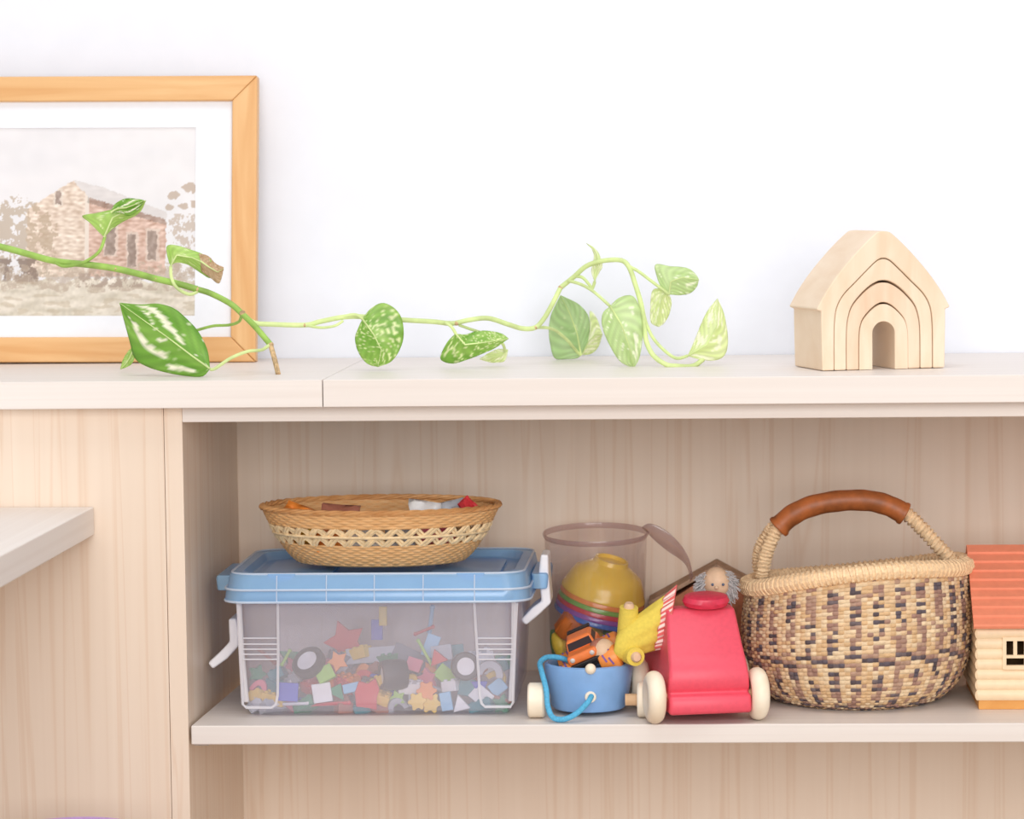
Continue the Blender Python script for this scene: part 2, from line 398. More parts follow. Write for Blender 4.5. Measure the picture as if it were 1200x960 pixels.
# ------------------------------------------------------------------ pothos vine
def leafsurf():
    mt, nt, b = newmat('pothos_leaf'); out=nt.nodes['Material Output']
    a=nt.nodes.new('ShaderNodeAttribute'); a.attribute_name='col'
    nt.links.new(a.outputs['Color'],b.inputs['Base Color']); b.inputs['Roughness'].default_value=.4
    tl=nt.nodes.new('ShaderNodeBsdfTranslucent'); nt.links.new(a.outputs['Color'],tl.inputs[0])
    ms=nt.nodes.new('ShaderNodeMixShader'); ms.inputs[0].default_value=.25
    nt.links.new(b.outputs[0],ms.inputs[1]); nt.links.new(tl.outputs[0],ms.inputs[2]); nt.links.new(ms.outputs[0],out.inputs[0])
    return mt
M['leaf']=leafsurf()
# dark green, light green, cream, share of cream, patch size, extra streaks ((t,s)-(t,s), width)
LG=((102,156,44),(140,186,78),(246,242,218),.10,1,[((.80,-.78),(.50,-.30),.07),((.55,-.42),(.36,-.20),.05),((.74,.50),(.42,.52),.06),((.30,.75),(.18,.7),.07)])
LV=((124,174,62),(160,198,94),(228,236,176),.24,2.8,[])
LY=((168,206,98),(190,218,124),(230,238,184),.12,1,[])
LP=((186,212,140),(206,225,166),(240,244,216),.13,1.2,[((.62,.5),(.86,.55),.07)])  # right-hand leaves: window flare put into the colour as paleness
LD=((168,202,136),(188,214,158),(214,228,178),.05,1,[])  # leaf by the wall, its greens also bleached to carry the flare
LC=((212,226,152),(224,234,176),(243,245,214),.34,.9,[])
LB=((186,150,110),(206,176,140),(220,196,166),.2,2,[])
vine = thing('pothos_vine','trailing variegated pothos vine lying along the worktop','plant',P(317,438,.05))
VO = Vector(vine.location)
def vt(pts, r, name, mat, parent=None, n=6, loc=True):
    mb=MB().tube(smoothpts(pts,n),r,10); return mb.build(name,mat,parent or vine,origin=VO)
def S(l): return [P(a,b,y) for a,b,y in l]
main1=[(-60,276,.12),(0,289,.11),(30,297,.11),(64,306,.105),(101,310,.10),(131,314,.10),(158,320,.10),(184,327,.095),(210,333,.09),(231,339,.09)]
main2=[(231,339,.09),(247,344,.09),(270,356,.085),(285,369,.08),(300,384,.075),(317,404,.07)]
run=[(283,367,.08),(292,375,.08),(300,379,.08),(315,380,.085),(357,381,.09),(375,377,.09),(400,372,.09),(420,371,.095),(445,373,.10),(472,375,.10),(507,377,.11),(530,379,.12),(550,375,.12),(572,373,.13),(595,380,.14),(612,385,.15),(627,384,.155),(637,374,.16),(647,357,.165),(657,337,.17)]
arch=[(657,337,.17),(672,325,.17),(687,312,.165),(705,306,.16),(727,305,.155),(737,313,.15),(745,335,.145),(752,360,.14),(755,385,.135),(758,402,.13),(766,417,.125),(780,427,.12),(792,429,.12),(812,429,.125),(824,421,.13)]
mb=MB().tube(smoothpts(S(main1),6),.0029,10); mb.tube(smoothpts(S(main2),6),.0026,10)
stem=mb.build('stem',M['stem'],vine,origin=VO)
mb=MB().tube(smoothpts(S(run),6),.0022,10); mb.tube(smoothpts(S(arch),6),.0022,10)
stem2=mb.build('runner',M['stem_pale'],vine,origin=VO)
for a,b,y in ((231,339,.09),(284,367,.08),(317,404,.07),(136,315,.10),(184,327,.095),(357,381,.09),(535,379,.12),(657,337,.17),(728,305,.155),(627,384,.155)):
    MB().ball(P(a,b,y),.0029 if a<320 else .0024,8,(1,1,.85)).build('node',M['node'],stem if a<320 else stem2,origin=VO)
vt(S([(317,404,.07),(321,418,.065),(324,430,.06),(326,438.3,.055)]),.0022,'cut_stub',M['node'])
vt(S([(283,369,.08),(280,377,.09),(268,381,.10),(250,382,.11),(231,387,.12)]),.0013,'tendril',M['stem'])
vt(S([(357,381,.09),(375,384,.085),(392,382,.085),(402,376,.088)]),.0012,'tendril',M['stem_pale'])
vt(S([(538,381,.12),(552,386,.125),(570,392,.13),(588,402,.14),(592,412,.15)]),.0013,'tendril',M['stem_pale'])
def resample(pts,n):
    pts=[Vector(p) for p in pts]; L=[0]
    for i in range(1,len(pts)): L.append(L[-1]+(pts[i]-pts[i-1]).length)
    out=[]; k=0
    for i in range(n+1):
        d=L[-1]*i/n
        while k<len(L)-2 and L[k+1]<d: k+=1
        t=(d-L[k])/max(1e-9,L[k+1]-L[k]); out.append(pts[k].lerp(pts[k+1],min(1,t)))
    return out
def leaf(left,right,mat,Y0,dY=0,fold=.25,curl=0,pet=None,bend=None,label=None,pmat='stem_pale',tipmat=None):
    """left/right: photo outlines from base to tip; Y0 depth at base, dY change towards the tip; fold lifts the edges"""
    n=40; k=11
    def sm(p): return resample([Vector((q.x,q.y,0)) for q in smoothpts([(a,b,0) for a,b in p],6)],n)
    Lp=sm(left); Rp=sm(right); vs=[];fs=[]
    mid=resample([Vector((a,b,0)) for a,b in bend],n) if bend else [Lp[i].lerp(Rp[i],.5) for i in range(n+1)]
    for i in range(n+1):
        t=i/n; wv=(Lp[i]-Rp[i]).length*.00036; cols=cols if i else []
        for j in range(-k,k+1):
            s=abs(j)/k; e=Lp[i] if j<0 else Rp[i]; q=mid[i].lerp(e,s)
            rip=.0006*math.sin(9*t*PI+ (0 if j<0 else 1.5))*s*s
            Y=Y0+dY*t+fold*wv*(s**1.4)+curl*math.sin(PI*t)+rip-.0007*math.exp(-(s*6)**2)
            vs.append(P(q.x,q.y,Y))
            sg=-s if j<0 else s; g1,g2,cr3,amt,fq,strk=mat; sd=left[0][0]*.13
            tv=t-.38*s
            nA=noise.noise(Vector((tv*3,sg*2.5,sd))); c=Vector(g1).lerp(Vector(g2),min(1,max(0,.5+nA*1.1)))
            nB=noise.noise(Vector((tv*9*fq,sg*3.2*fq,sd+5)))+.5*noise.noise(Vector((tv*24*fq,sg*7*fq,sd+9)))
            m=min(1,max(0,(nB-(.62-amt*1.5))*9))
            nC=noise.noise(Vector((tv*40,sg*12,sd+2)))
            for (ta,sa),(tb,sb),wd in strk:
                vx,vy=tb-ta,sb-sa; f_=min(1,max(0,((t-ta)*vx+(sg-sa)*vy)/(vx*vx+vy*vy)))
                d_=math.hypot(t-ta-vx*f_,(sg-sa-vy*f_)*.6)+.03*nC+.02*nA
                m=max(m,min(1,max(0,(wd-d_)*40)))
            c=c.lerp(Vector(cr3),m)
            c=c*(1+.05*math.sin(tv*46)*min(1,s*3))
            cols.append(lin([min(255,max(0,x_)) for x_ in c]))
    m_=2*k+1
    for i in range(n):
        for j in range(2*k): fs.append((i*m_+j,i*m_+j+1,(i+1)*m_+j+1,(i+1)*m_+j))
    lm=MB().add(vs,fs); lm.c=cols; lf=lm.build('leaf',M['leaf'],vine,origin=VO,solid=.0005,angle=80)
    if label: lf['label']=label
    mr=MB().tube([ (vs[i*m_+k]+Vector((0,-.0004,0))) for i in range(n+1)],[.0009*(1-.8*i/n) for i in range(n+1)],6)
    mr.build('midrib',M['stem_pale'],lf,origin=VO)
    if pet:
        MB().tube(smoothpts(S(pet),6),.00145,8).build('petiole',M[pmat],lf,origin=VO)
    return lf
# 1 upright folded leaf over the picture
leaf([(122,278),(112,268),(104,260),(96,253),(112,250),(130,246),(150,242),(171,235)],[(122,278),(130,270),(142,261),(152,256),(160,252),(166,246),(171,235)],LY,.10,.004,.5,bend=[(122,278),(132,255),(150,246),(171,235)],
     pet=[(64,307,.104),(75,312,.10),(97,308,.098),(116,295,.098),(123,277,.10)],pmat='stem',label='lime leaf standing up in front of the picture')
leaf([(130,249),(134,240),(146,233),(160,233),(169,235)],[(130,249),(142,250),(152,253),(162,246),(169,235)],LG,.097,.002,.3)
# 2 leaf with a browned tip
leaf([(200,312),(196,300),(196,288),(208,288),(224,293),(236,297),(247,304)],[(200,312),(206,308),(220,310),(234,319),(246,326),(250,318),(247,304)],LY,.09,-.004,.35,bend=[(200,312),(207,299),(225,302),(247,312)],
     pet=[(233,341,.09),(222,345,.086),(208,338,.086),(201,326,.088),(200,312,.09)],label='lime leaf with a dry brown tip')
leaf([(233,297),(244,300),(253,309),(262,313)],[(236,318),(247,326),(257,332),(262,316)],LB,.0865,-.004,.3,bend=[(235,306),(245,313),(255,319),(262,315)],label='dry brown leaf tip')
# 3 big dark leaf resting at the front
leaf([(246,432),(243,410),(232,388),(216,371),(203,361),(185,356),(165,357),(140,355)],[(246,432),(238,441),(220,441),(196,437),(173,430),(158,420),(152,400),(146,378),(140,355)],LG,.022,.03,.25,curl=-.006,bend=[(246,432),(225,417),(196,395),(168,375),(140,355)],
     pet=[(317,403,.07),(307,410,.062),(290,412,.05),(270,420,.036),(252,432,.024),(246,433,.022)],label='largest dark green leaf with cream streaks')
leaf([(158,404),(150,412),(144,422),(141,433)],[(158,404),(159,414),(154,427),(141,433)],LY,.10,.0,.2)
# 5 round speckled leaf
leaf([(425,374),(420,384),(416,397),(420,413),(430,426),(443,430)],[(425,374),(434,362),(448,355),(462,361),(471,374),(473,394),(468,411),(458,424),(443,430)],LV,.088,.004,.12,curl=-.004,bend=[(425,374),(438,392),(447,410),(443,430)],
     pet=[(400,372,.09),(412,369,.088),(420,370,.087),(425,374,.087)],label='round heavily speckled leaf hanging at the middle of the vine')
# 6
leaf([(534,391),(545,392),(560,388),(574,388),(588,391),(596,397)],[(534,391),(524,401),(516,418),(520,424),(532,426),(546,422),(562,416),(580,408),(596,397)],LV,.11,.006,.3,bend=[(534,391),(545,404),(570,401),(596,397)],
     pet=[(522,378,.11),(529,383,.109),(534,391,.11)],label='low speckled leaf drooping sideways')
leaf([(595,410),(584,409),(572,414),(562,421)],[(595,410),(594,418),(590,424),(576,425),(562,421)],LC,.15,.0,.2)
# 7 grey green leaf at the back and its cream half
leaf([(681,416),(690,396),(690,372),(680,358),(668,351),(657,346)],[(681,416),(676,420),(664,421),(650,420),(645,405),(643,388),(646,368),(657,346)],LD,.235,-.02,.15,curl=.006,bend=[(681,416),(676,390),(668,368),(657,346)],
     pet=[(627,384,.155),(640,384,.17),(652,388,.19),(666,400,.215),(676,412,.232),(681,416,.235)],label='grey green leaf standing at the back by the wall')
leaf([(681,416),(692,415),(701,407),(706,392)],[(681,416),(688,398),(692,378),(691,364),(699,372),(706,392)],LC,.24,-.008,.2,bend=[(681,416),(690,400),(698,392),(706,392)])
# 8
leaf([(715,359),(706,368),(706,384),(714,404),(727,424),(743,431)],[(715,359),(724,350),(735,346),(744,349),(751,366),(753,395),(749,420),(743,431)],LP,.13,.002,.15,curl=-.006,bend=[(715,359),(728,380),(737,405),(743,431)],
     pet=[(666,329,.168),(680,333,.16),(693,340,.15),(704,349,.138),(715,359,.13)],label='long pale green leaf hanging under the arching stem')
# 9 two-sided leaf
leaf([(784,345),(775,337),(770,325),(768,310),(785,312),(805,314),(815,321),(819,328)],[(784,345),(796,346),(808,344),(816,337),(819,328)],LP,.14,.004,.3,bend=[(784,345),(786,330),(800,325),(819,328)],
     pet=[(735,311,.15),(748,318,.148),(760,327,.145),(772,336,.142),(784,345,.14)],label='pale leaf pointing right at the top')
leaf([(784,344),(772,338),(764,342),(762,362),(763,378),(772,383)],[(784,344),(787,355),(784,369),(778,379),(772,383)],LC,.142,.004,.25,label='cream leaf hanging below the pale top leaf')
# 10
leaf([(806,417),(815,396),(824,374),(832,360),(841,350)],[(806,417),(823,422),(840,422),(850,415),(853,398),(849,370),(841,350)],LC,.128,.006,.25,curl=-.004,bend=[(806,417),(828,404),(840,382),(841,350)],
     pet=[(752,355,.14),(757,378,.137),(766,397,.134),(780,412,.131),(793,420,.129),(806,417,.128)],label='lime cream leaf at the far right end of the vine')
# 11
leaf([(697,330),(693,318),(696,302),(694,293),(687,285)],[(697,330),(703,318),(706,312),(703,300),(697,291),(687,285)],LC,.162,.004,.4,
     pet=[(672,324,.17),(682,325,.168),(690,333,.165),(694,338,.163),(697,330,.162)])
# ------------------------------------------------------------------ nested wooden arch house
hc = PZ(1036,434,ZTOP)
house_yaw = math.radians(17)
HL = PZ(963,435.3,ZTOP); HR = PZ(1108,431.5,ZTOP)
dvec = HR-HL; hw = .110
s_ = hw/560*1.0                    # metres per crop unit, horizontally
sv = (P(1030,272,HL.y+.02).z-ZTOP)/612
ang = house_yaw
HB = Vector(((HL.x+HR.x)/2,(HL.y+HR.y)/2,ZTOP+.0004))
hw = (HR.x-HL.x)/math.cos(ang); s_=hw/560
def arch_pts(hx, hs, hp, rnd, n=10):
    """half width, shoulder height, peak height -> outline going up the left side and down the right"""
    ctrl=[(-hx,0),(-hx*1.0,hs*.45),(-hx*.99,hs*.78),(-hx*.945,hs*1.03),(-hx*.81,hs+(hp-hs)*.29),(-hx*.56,hs+(hp-hs)*.545),(-hx*.34,hs+(hp-hs)*.765),(-hx*.16,hs+(hp-hs)*.935),(-hx*.06,hs+(hp-hs)*.992),(0,hp)]
    if rnd>.105: D_=hp-hs; ctrl=ctrl[:3]+[(-hx*.95,hs*1.0),(-hx*.84,hs+D_*.33),(-hx*.59,hs+D_*.65),(-hx*.36,hs+D_*.86),(-hx*.17,hs+D_*.97),(-hx*.06,hs+D_*.997),(0,hp)]
    L=smoothpts([(a,0,b) for a,b in ctrl],n); L=[(p.x,p.z) for p in L]
    return L+[(-a,b) for a,b in reversed(L[:-1])]
def band(mb,outer,inner,y0,y1):
    n=len(outer)
    for y in (y0,y1): mb.v += [Vector((a,y,b)) for a,b in outer]+[Vector((a,y,b)) for a,b in inner]
    f=[]
    for i in range(n-1):
        f += [(i,i+1,n+i+1,n+i),(2*n+i,3*n+i,3*n+i+1,2*n+i+1),(i,2*n+i,2*n+i+1,i+1),(n+i,n+i+1,3*n+i+1,3*n+i)]
    for i in (0,n-1): f.append((i,n+i,3*n+i,2*n+i))
    mb.f += f; return mb
def cr(v): return v*s_
def cz(v): return v*sv
HD=.074
rot=(0,0,ang)
# outer block: roof with eaves + walls, inner cut
A2o=arch_pts(cr(222),cz(270),cz(492),.10)
out=[]
ctrl=[(-300,277),(-262,345),(-210,420),(-150,492),(-90,556),(-40,602),(-22,612),(0,615)]
L=smoothpts([(a,0,b) for a,b in ctrl],6); L=[(cr(p.x),cz(p.z)) for p in L]
Lw=[(cr(-277),0),(cr(-279),cz(100)),(cr(-281),cz(200)),(cr(-281),cz(264)),(cr(-300),cz(270))]
ol=Lw+L; outer=ol+[(-a,b) for a,b in reversed(ol[:-1])]
inn=[(p.x,p.z) for p in resample([Vector((a,0,b)) for a,b in arch_pts(cr(224),cz(270),cz(495),.10)],len(outer)-1)]
# walk the outer by matching fractions so quads stay tidy
ob_=MB().prism(list(outer)+list(reversed(inn)),0,HD)
hb_=ob_.build('arch_house',M['toywood'],bevel=.0012,origin=(0,0,0))
hb_.location=HB; hb_.rotation_euler=rot
tag(hb_,'outermost pale wooden house block with roof eaves on the worktop','toy house','nesting wooden house arches')
def nest(out3,inn3,mat,label,y0,door=None,yaw=0):
    o=arch_pts(*out3); i=arch_pts(*inn3)
    ob=band(MB(),o,i,0,HD-.004).build('nesting_arch',mat,bevel=.0016,origin=(0,0,0))
    ob.location=HB+Vector((-math.sin(ang)*y0,math.cos(ang)*y0,0)); ob.rotation_euler=rot
    return tag(ob,label,'toy arch','nesting wooden house arches')
nest((cr(222),cz(268),cz(491),.10),(cr(168),cz(235),cz(396),.12),M['toywood'],'largest pale wooden arch, nested directly under the house block roof',.0005)
nest((cr(166),cz(232),cz(386),.12),(cr(111),cz(190),cz(298),.12),M['toywood_b'],'middle pinkish wooden arch, second from the doorway opening',.0012)
o=arch_pts(cr(109.5),cz(186),cz(290),.13)
i0=[(-cr(51),0)]+[(-cr(51)*math.cos(t),cz(160)+cz(54)*math.sin(t)) for t in [PI*k/40 for k in range(41)]]+[(cr(51),0)]
i=[(p.x,p.z) for p in resample([Vector((a,0,b)) for a,b in i0],len(o)-1)]
ob=band(MB(),o,i,0,HD-.004).build('nesting_arch',M['toywood'],bevel=.0016,origin=(0,0,0)); ob.location=HB+Vector((-math.sin(ang)*.0008,math.cos(ang)*.0008,0)); ob.rotation_euler=rot
tag(ob,'innermost small wooden arch with the round topped doorway opening','toy arch','nesting wooden house arches')
# ------------------------------------------------------------------ storage bin
YF=.036
bl=P(277,770,YF); br=P(608,770,YF); BCX=(bl.x+br.x)/2; BHX=(br.x-bl.x)/2; BHY=.083; BCY=YF+BHY
ZLID0=P(450,706,YF-.005).z; ZLID1=P(450,672,YF-.002).z
bin_=thing('storage_bin','clear plastic storage bin full of loose toy pieces with a blue lid','storage bin',(BCX,BCY,0))
zz=ZLID0+.008
def ring(e,z,r=.02): return rrect(BHX+e,BHY+e,max(.004,r+e),z,6)
t_=.0016
rings=[ring(-.016,.0006,.012),ring(-.0115,.001,.014),ring(-.0085,.0035,.016),ring(-.0065,.0078,.017),ring(-.0062,.0105,.017),ring(-.0035,.0115,.018),ring(-.003,.014,.018),ring(.0,zz*.55),ring(.003,zz-.004),ring(.003,zz),
       ring(.003-t_,zz),ring(-t_,zz*.55),ring(-.003-t_,.016,.018),ring(-.0090-t_,.0085,.016),ring(-.0125-t_,.0034,.014)]
body=MB().loft(rings,True,True).build('body',M['bin'],bin_)
# raised U shaped ribs and lines on the front
def fy(z): return -(BHY+.0012+ (.003*(z/zz-.55)/.45 if z>zz*.55 else -.003*(1-z/(zz*.55))))
def fp(px,py,e=0):
    q=P(px,py,YF-.001); return Vector((q.x-BCX, fy(q.z)-e, q.z))
rb=MB()
rb.tube([fp(326,706),fp(326,760),fp(325,815),fp(323,826),fp(318,830),fp(288,830),fp(284,826),fp(281,760),fp(279,706)],.0013,6)
rbL=rb; rb=MB()
rb.tube([fp(556,706),fp(559,760),fp(562,815),fp(564,825),fp(568,829),fp(598,829),fp(601,824),fp(603,760),fp(606,706)],.0013,6)
for y in (748,755,761,767,773):
    rbL.tube([fp(285,y),fp(325,y)],.0007,6); rb.tube([fp(560,y),fp(601,y)],.0007,6)
rbL.build('rib_panel',M['rib'],bin_); rb.build('rib_panel',M['rib'],bin_)
for k_ in range(2): # heavier corner posts
    sx=-1 if k_==0 else 1; rb2=MB()
    rb2.tube([(sx*(BHX-.0045-.003),fy(.014)+.0016,.014),(sx*(BHX-.0045),fy(zz*.55)+.0016,zz*.55),(sx*(BHX-.0035),fy(zz)+.0016,ZLID0)],.0024,8)
    rb2.build('corner_post',M['rib'],bin_)
# lid
H0=ZLID0; H1=ZLID1
def lr(e,z,r=.022): return rrect(BHX+e,BHY+e,r,z,6)
lid=MB().loft([lr(.0095,H0),lr(.0105,H0+.002),lr(.0095,H0+.011),lr(.0085,H0+.012),lr(.0065,H1-.0015),lr(.005,H1),lr(-.004,H1),lr(-.007,H1-.006),lr(-.009,H1-.0068),lr(-.009,H1-.0085),lr(-.0045,H1-.0085),lr(.0035,H1-.003),lr(.0045,H0+.009),lr(.0065,H0)],True,True)
# open bottom: join last ring to first
lid.f=[f for f in lid.f if len(f)==4]
nl=len(lr(0,0)); 
for j in range(nl): lid.f.append((13*nl+j,13*nl+(j+1)%nl,(j+1)%nl,j))
top_in=[9*nl+j for j in range(nl)]; lid.f.append(tuple(8*nl+j for j in range(nl))); lid.f.append(tuple(reversed(top_in)))
lo=lid.build('lid',M['lid'],bin_)
le=MB()
for e,z in ((.0112,H0+.001),(.0106,H0+.0115),(.0055,H1)):
    le.tube([p for p in lr(e-.0006,z)],.0011,6,closed=True)
for px_ in (326,384,440,497,557):
    q=P(px_,690,YF).x-BCX; le.tube([(q,-(BHY+.0105),H0+.001),(q,-(BHY+.0097),H0+.011),(q,-(BHY+.0067),H1-.001)],.0006,6)
le.build('lid_edge',M['lidrib'],lo)
for sx in (-1,1):
    dv=MB(); dv.loft([rrect(.03,.05,.01,H1-.0062,4,sx*(BHX-.048)),rrect(.03,.05,.01,H1-.0045,4,sx*(BHX-.048)),rrect(.028,.048,.009,H1-.0042,4,sx*(BHX-.048))])
    dv.build('lid_ridge',M['lid'],lo)
for px_ in (331,552):
    nt_=MB(); q=P(px_,672,YF).x-BCX
    nt_.prism([(q+.012*math.cos(a),H1+.0004+.0062*math.sin(a)) for a in [PI+PI*i/12 for i in range(13)]],-(BHY+.0066),-(BHY+.0052))
    nt_.build('thumb_notch',M['lid'],lo)
for sx in (-1,1):   # side grips under the latches
    g=MB().loft([rrect(.007,.042,.003,z,3,sx*(BHX+.0155+d)) for z,d in ((H0+.0045,0),(H0+.015,.001),(H0+.018,.0))])
    g.build('lid_tab',M['lid'],lo,bevel=.0012)
def lever(pts,label):
    l=MB()
    vs=[P(a,b,y)-Vector((BCX,BCY,0)) for a,b,y in pts]
    pth=smoothpts(vs,1)
    rg=[]
    for i,p in enumerate(pth):
        a=pth[max(0,i-1)]; b=pth[min(len(pth)-1,i+1)]; t=(b-a).normalized(); nrm=Vector((-t.z,0,t.x))
        if i in(0,len(pth)-1): hw_=.0034
        else: hw_=.0044
        yv=Vector((0,.036,0)); rg.append([p+nrm*hw_-yv*.0,p-nrm*hw_-yv*.0,p-nrm*hw_+yv,p+nrm*hw_+yv])
    l.loft(rg)
    o=l.build('latch',M['white_plastic'],bin_,bevel=.002,seg=3); o['label']=label
lever([(638,650,.085),(637,672,.085),(640,706,.085),(628,716,.085),(613,730,.085)],'white latch closed on the right end')
lever([(272,725,.085),(274,742,.085),(274,755,.085),(262,768,.085),(246,781,.085)],'white latch hanging open on the left end')
# ------------------------------------------------------------------ pieces in the bin
random.seed(7)
COL={'red':(222,62,70),'blue':(66,84,200),'yellow':(246,206,84),'orange':(246,146,60),'green':(40,150,106),'lime':(164,214,96),'light blue':(140,198,232),'white':(246,246,246),'grey':(186,190,198),'brown':(176,112,92),'black':(40,40,44),'pink':(240,130,150),'dark grey':(96,104,120),'teal':(40,140,150)}
PM={k:plain('toy_'+k.replace(' ','_'),v,.4,.5,.02) for k,v in COL.items()}
pieces=[]
def shape_mesh(kind,s):
    mb=MB()
    if kind=='brick':
        a,b,c=s; mb.box(-a/2,a/2,-b/2,b/2,-c/2,c/2)
        nx=max(1,int(a/.006)); ny=max(1,int(b/.006))
        for i in range(nx):
            for j in range(ny): mb.lathe([(0,c/2+.0016),(.0019,c/2+.0016),(.0019,c/2-.0001)],10,mtx=TR((i+.5)*a/nx-a/2,(j+.5)*b/ny-b/2,0))
    elif kind=='tile': a,b,c=s; mb.box(-a/2,a/2,-b/2,b/2,-c/2,c/2)
    elif kind=='rod': a,b,c=s; mb.tube([(-a/2,0,0),(a/2,0,0)],c/2,10); mb.ball((a/2,0,0),c*.62,6); mb.ball((-a/2,0,0),c*.62,6)
    elif kind=='star':
        a,b,c=s; n=10; mb.prism([((a/2 if i%2 else a*.27)*math.cos(2*PI*i/n+.3),(a/2 if i%2 else a*.27)*math.sin(2*PI*i/n+.3)) for i in range(n)],-c/2,c/2)
    elif kind=='gear':
        a,b,c=s; n=24; mb.prism([((a/2 if (i%4)<2 else a*.36)*math.cos(2*PI*i/n),(a/2 if (i%4)<2 else a*.36)*math.sin(2*PI*i/n)) for i in range(n)],-c/2,c/2)
    elif kind=='triangle': a,b,c=s; mb.prism([(-a/2,-b/2),(a/2,-b/2),(0,b/2)],-c/2,c/2)
    elif kind=='leafshape':
        a,b,c=s; mb.prism([(-a*.5,-b*.1),(-a*.3,b*.28),(0,b*.5),(a*.2,b*.3),(a*.5,b*.32),(a*.42,-b*.02),(a*.2,-b*.2),(0,-b*.5),(-a*.22,-b*.3)],-c/2,c/2)
    elif kind=='arch':
        a,b,c=s; o=[(a/2*math.cos(t),b*math.sin(t)-b/2) for t in [PI*i/14 for i in range(15)]]; i2=[(a*.25*math.cos(t),b*.55*math.sin(t)-b/2) for t in [PI*i/14 for i in range(15)]]
        mb.prism(o+i2[::-1],-c/2,c/2)
    return mb
def piece(kind,col,s,px,py,Y,rot,nm,desc,cat,noLabel=False):
    q=P(px,py,Y); o=shape_mesh(kind,s).build(nm,PM[col],bevel=.0005,origin=(0,0,0)); o.location=q; o.rotation_euler=[math.radians(a) for a in rot]
    pieces.append([o,px,py,Y,col,desc,cat]); return o
def wheel(px,py,Y,r,wd,rot,label):
    q=P(px,py,Y); t=thing('toy_roller',label,'toy wheel',q,[math.radians(a) for a in rot],'toy wheels in the clear bin')  # loose toy wheel: black tyre round a white hub
    n=40; prof=[(r*.62,-wd/2),(r*.9,-wd/2),(r,-wd*.3),(r,wd*.3),(r*.9,wd/2),(r*.62,wd/2)]
    MB().lathe(prof,n,closed=True).build('rubber',PM['black'],t)
    MB().lathe([(0,wd*.30),(r*.2,wd*.34),(r*.5,wd*.42),(r*.62,wd*.42),(r*.62,-wd*.42),(0,-wd*.42)],n).build('hub',PM['white'],t)
    return t
wheel(362,777,.062,.0150,.009,(44,-28,0),'black toy wheel with a white hub tilted at the left of the clear bin')
wheel(461,791,.062,.0135,.022,(90,10,-70),'thick black toy wheel with a white ring at the middle of the clear bin')
wheel(545,781,.062,.0125,.007,(82,0,15),'pale hubbed toy wheel at the right of the clear bin')
K=piece
K('tile','white',(.0165,.0165,.003),377.5,812,.0525,(88,-8,0),'toy_tile','square tile','toy block')
K('tile','blue',(.017,.016,.006),338,811,.0545,(85,4,5),'toy_tile','square tile','toy block')
K('tile','lime',(.0155,.013,.006),381,790,.056,(65,-25,10),'toy_tile','square tile','toy block')
K('leafshape','red',(.027,.030,.004),431,815,.0545,(4,-30,8),'toy_shape','leaf-like flat piece','toy piece')
K('star','red',(.040,0,.004),405,752,.125,(0,15,0),'toy_star','big star','toy piece')
K('star','orange',(.020,0,.004),396,775,.066,(-12,10,0),'toy_star','star','toy piece')
K('gear','yellow',(.0165,0,.004),489,822,.0545,(-8,0,0),'toy_gear','cog','toy piece')
K('gear','yellow',(.0185,0,.004),505,824,.0565,(-5,12,0),'toy_gear','cog','toy piece')
K('gear','orange',(.018,0,.004),500,810,.0575,(-15,5,0),'toy_gear','cog','toy piece')
K('triangle','white',(.015,.014,.004),539,823,.0545,(0,-14,0),'toy_triangle','triangle','toy block')
K('tile','light blue',(.010,.016,.005),523,822,.0555,(85,-10,0),'toy_tile','upright oblong tile','toy block')
K('tile','light blue',(.0165,.008,.004),413,806,.0545,(75,-12,5),'toy_tile','oblong tile','toy block')
K('triangle','green',(.018,.012,.004),396,808,.0555,(0,28,0),'toy_triangle','triangle','toy block')
K('rod','red',(.036,0,.0035),385,825,.056,(0,-3,-4),'toy_rod','thin rod','toy piece')
K('rod','white',(.028,0,.003),342,825,.056,(0,-2,-4),'toy_rod','thin rod','toy piece')
K('tile','grey',(.045,.014,.010),436,769,.105,(70,-4,0),'toy_slab','long slab','toy piece')
K('tile','dark grey',(.034,.020,.012),480,775,.105,(70,25,0),'toy_slab','wide slab','toy piece')
K('rod','light blue',(.022,0,.004),505,726,.130,(0,-82,0),'toy_rod','upright rod','toy piece')
K('rod','red',(.017,0,.003),497,739,.122,(0,-22,0),'toy_rod','short rod','toy piece')
K('tile','yellow',(.007,.017,.006),449,722,.135,(85,0,0),'toy_tile','upright oblong tile','toy block')
K('tile','blue',(.010,.018,.008),442,738,.138,(85,0,0),'toy_tile','upright oblong tile','toy block')
K('rod','lime',(.024,0,.003),498,765,.085,(0,62,0),'toy_rod','slanting rod','toy piece')
K('tile','light blue',(.012,.020,.004),505,757,.10,(80,20,0),'toy_tile','slanting tile','toy block')
K('tile','grey',(.018,.014,.006),518,766,.088,(70,-8,0),'toy_tile','oblong tile','toy block')
K('triangle','red',(.016,.013,.005),512,769,.080,(0,-20,0),'toy_triangle','triangle','toy block')
K('rod','lime',(.014,0,.003),335,771,.075,(0,-60,0),'toy_rod','short rod','toy piece')
K('arch','grey',(.024,.014,.008),575,783,.066,(0,10,0),'toy_arch','half-round arch','toy block')
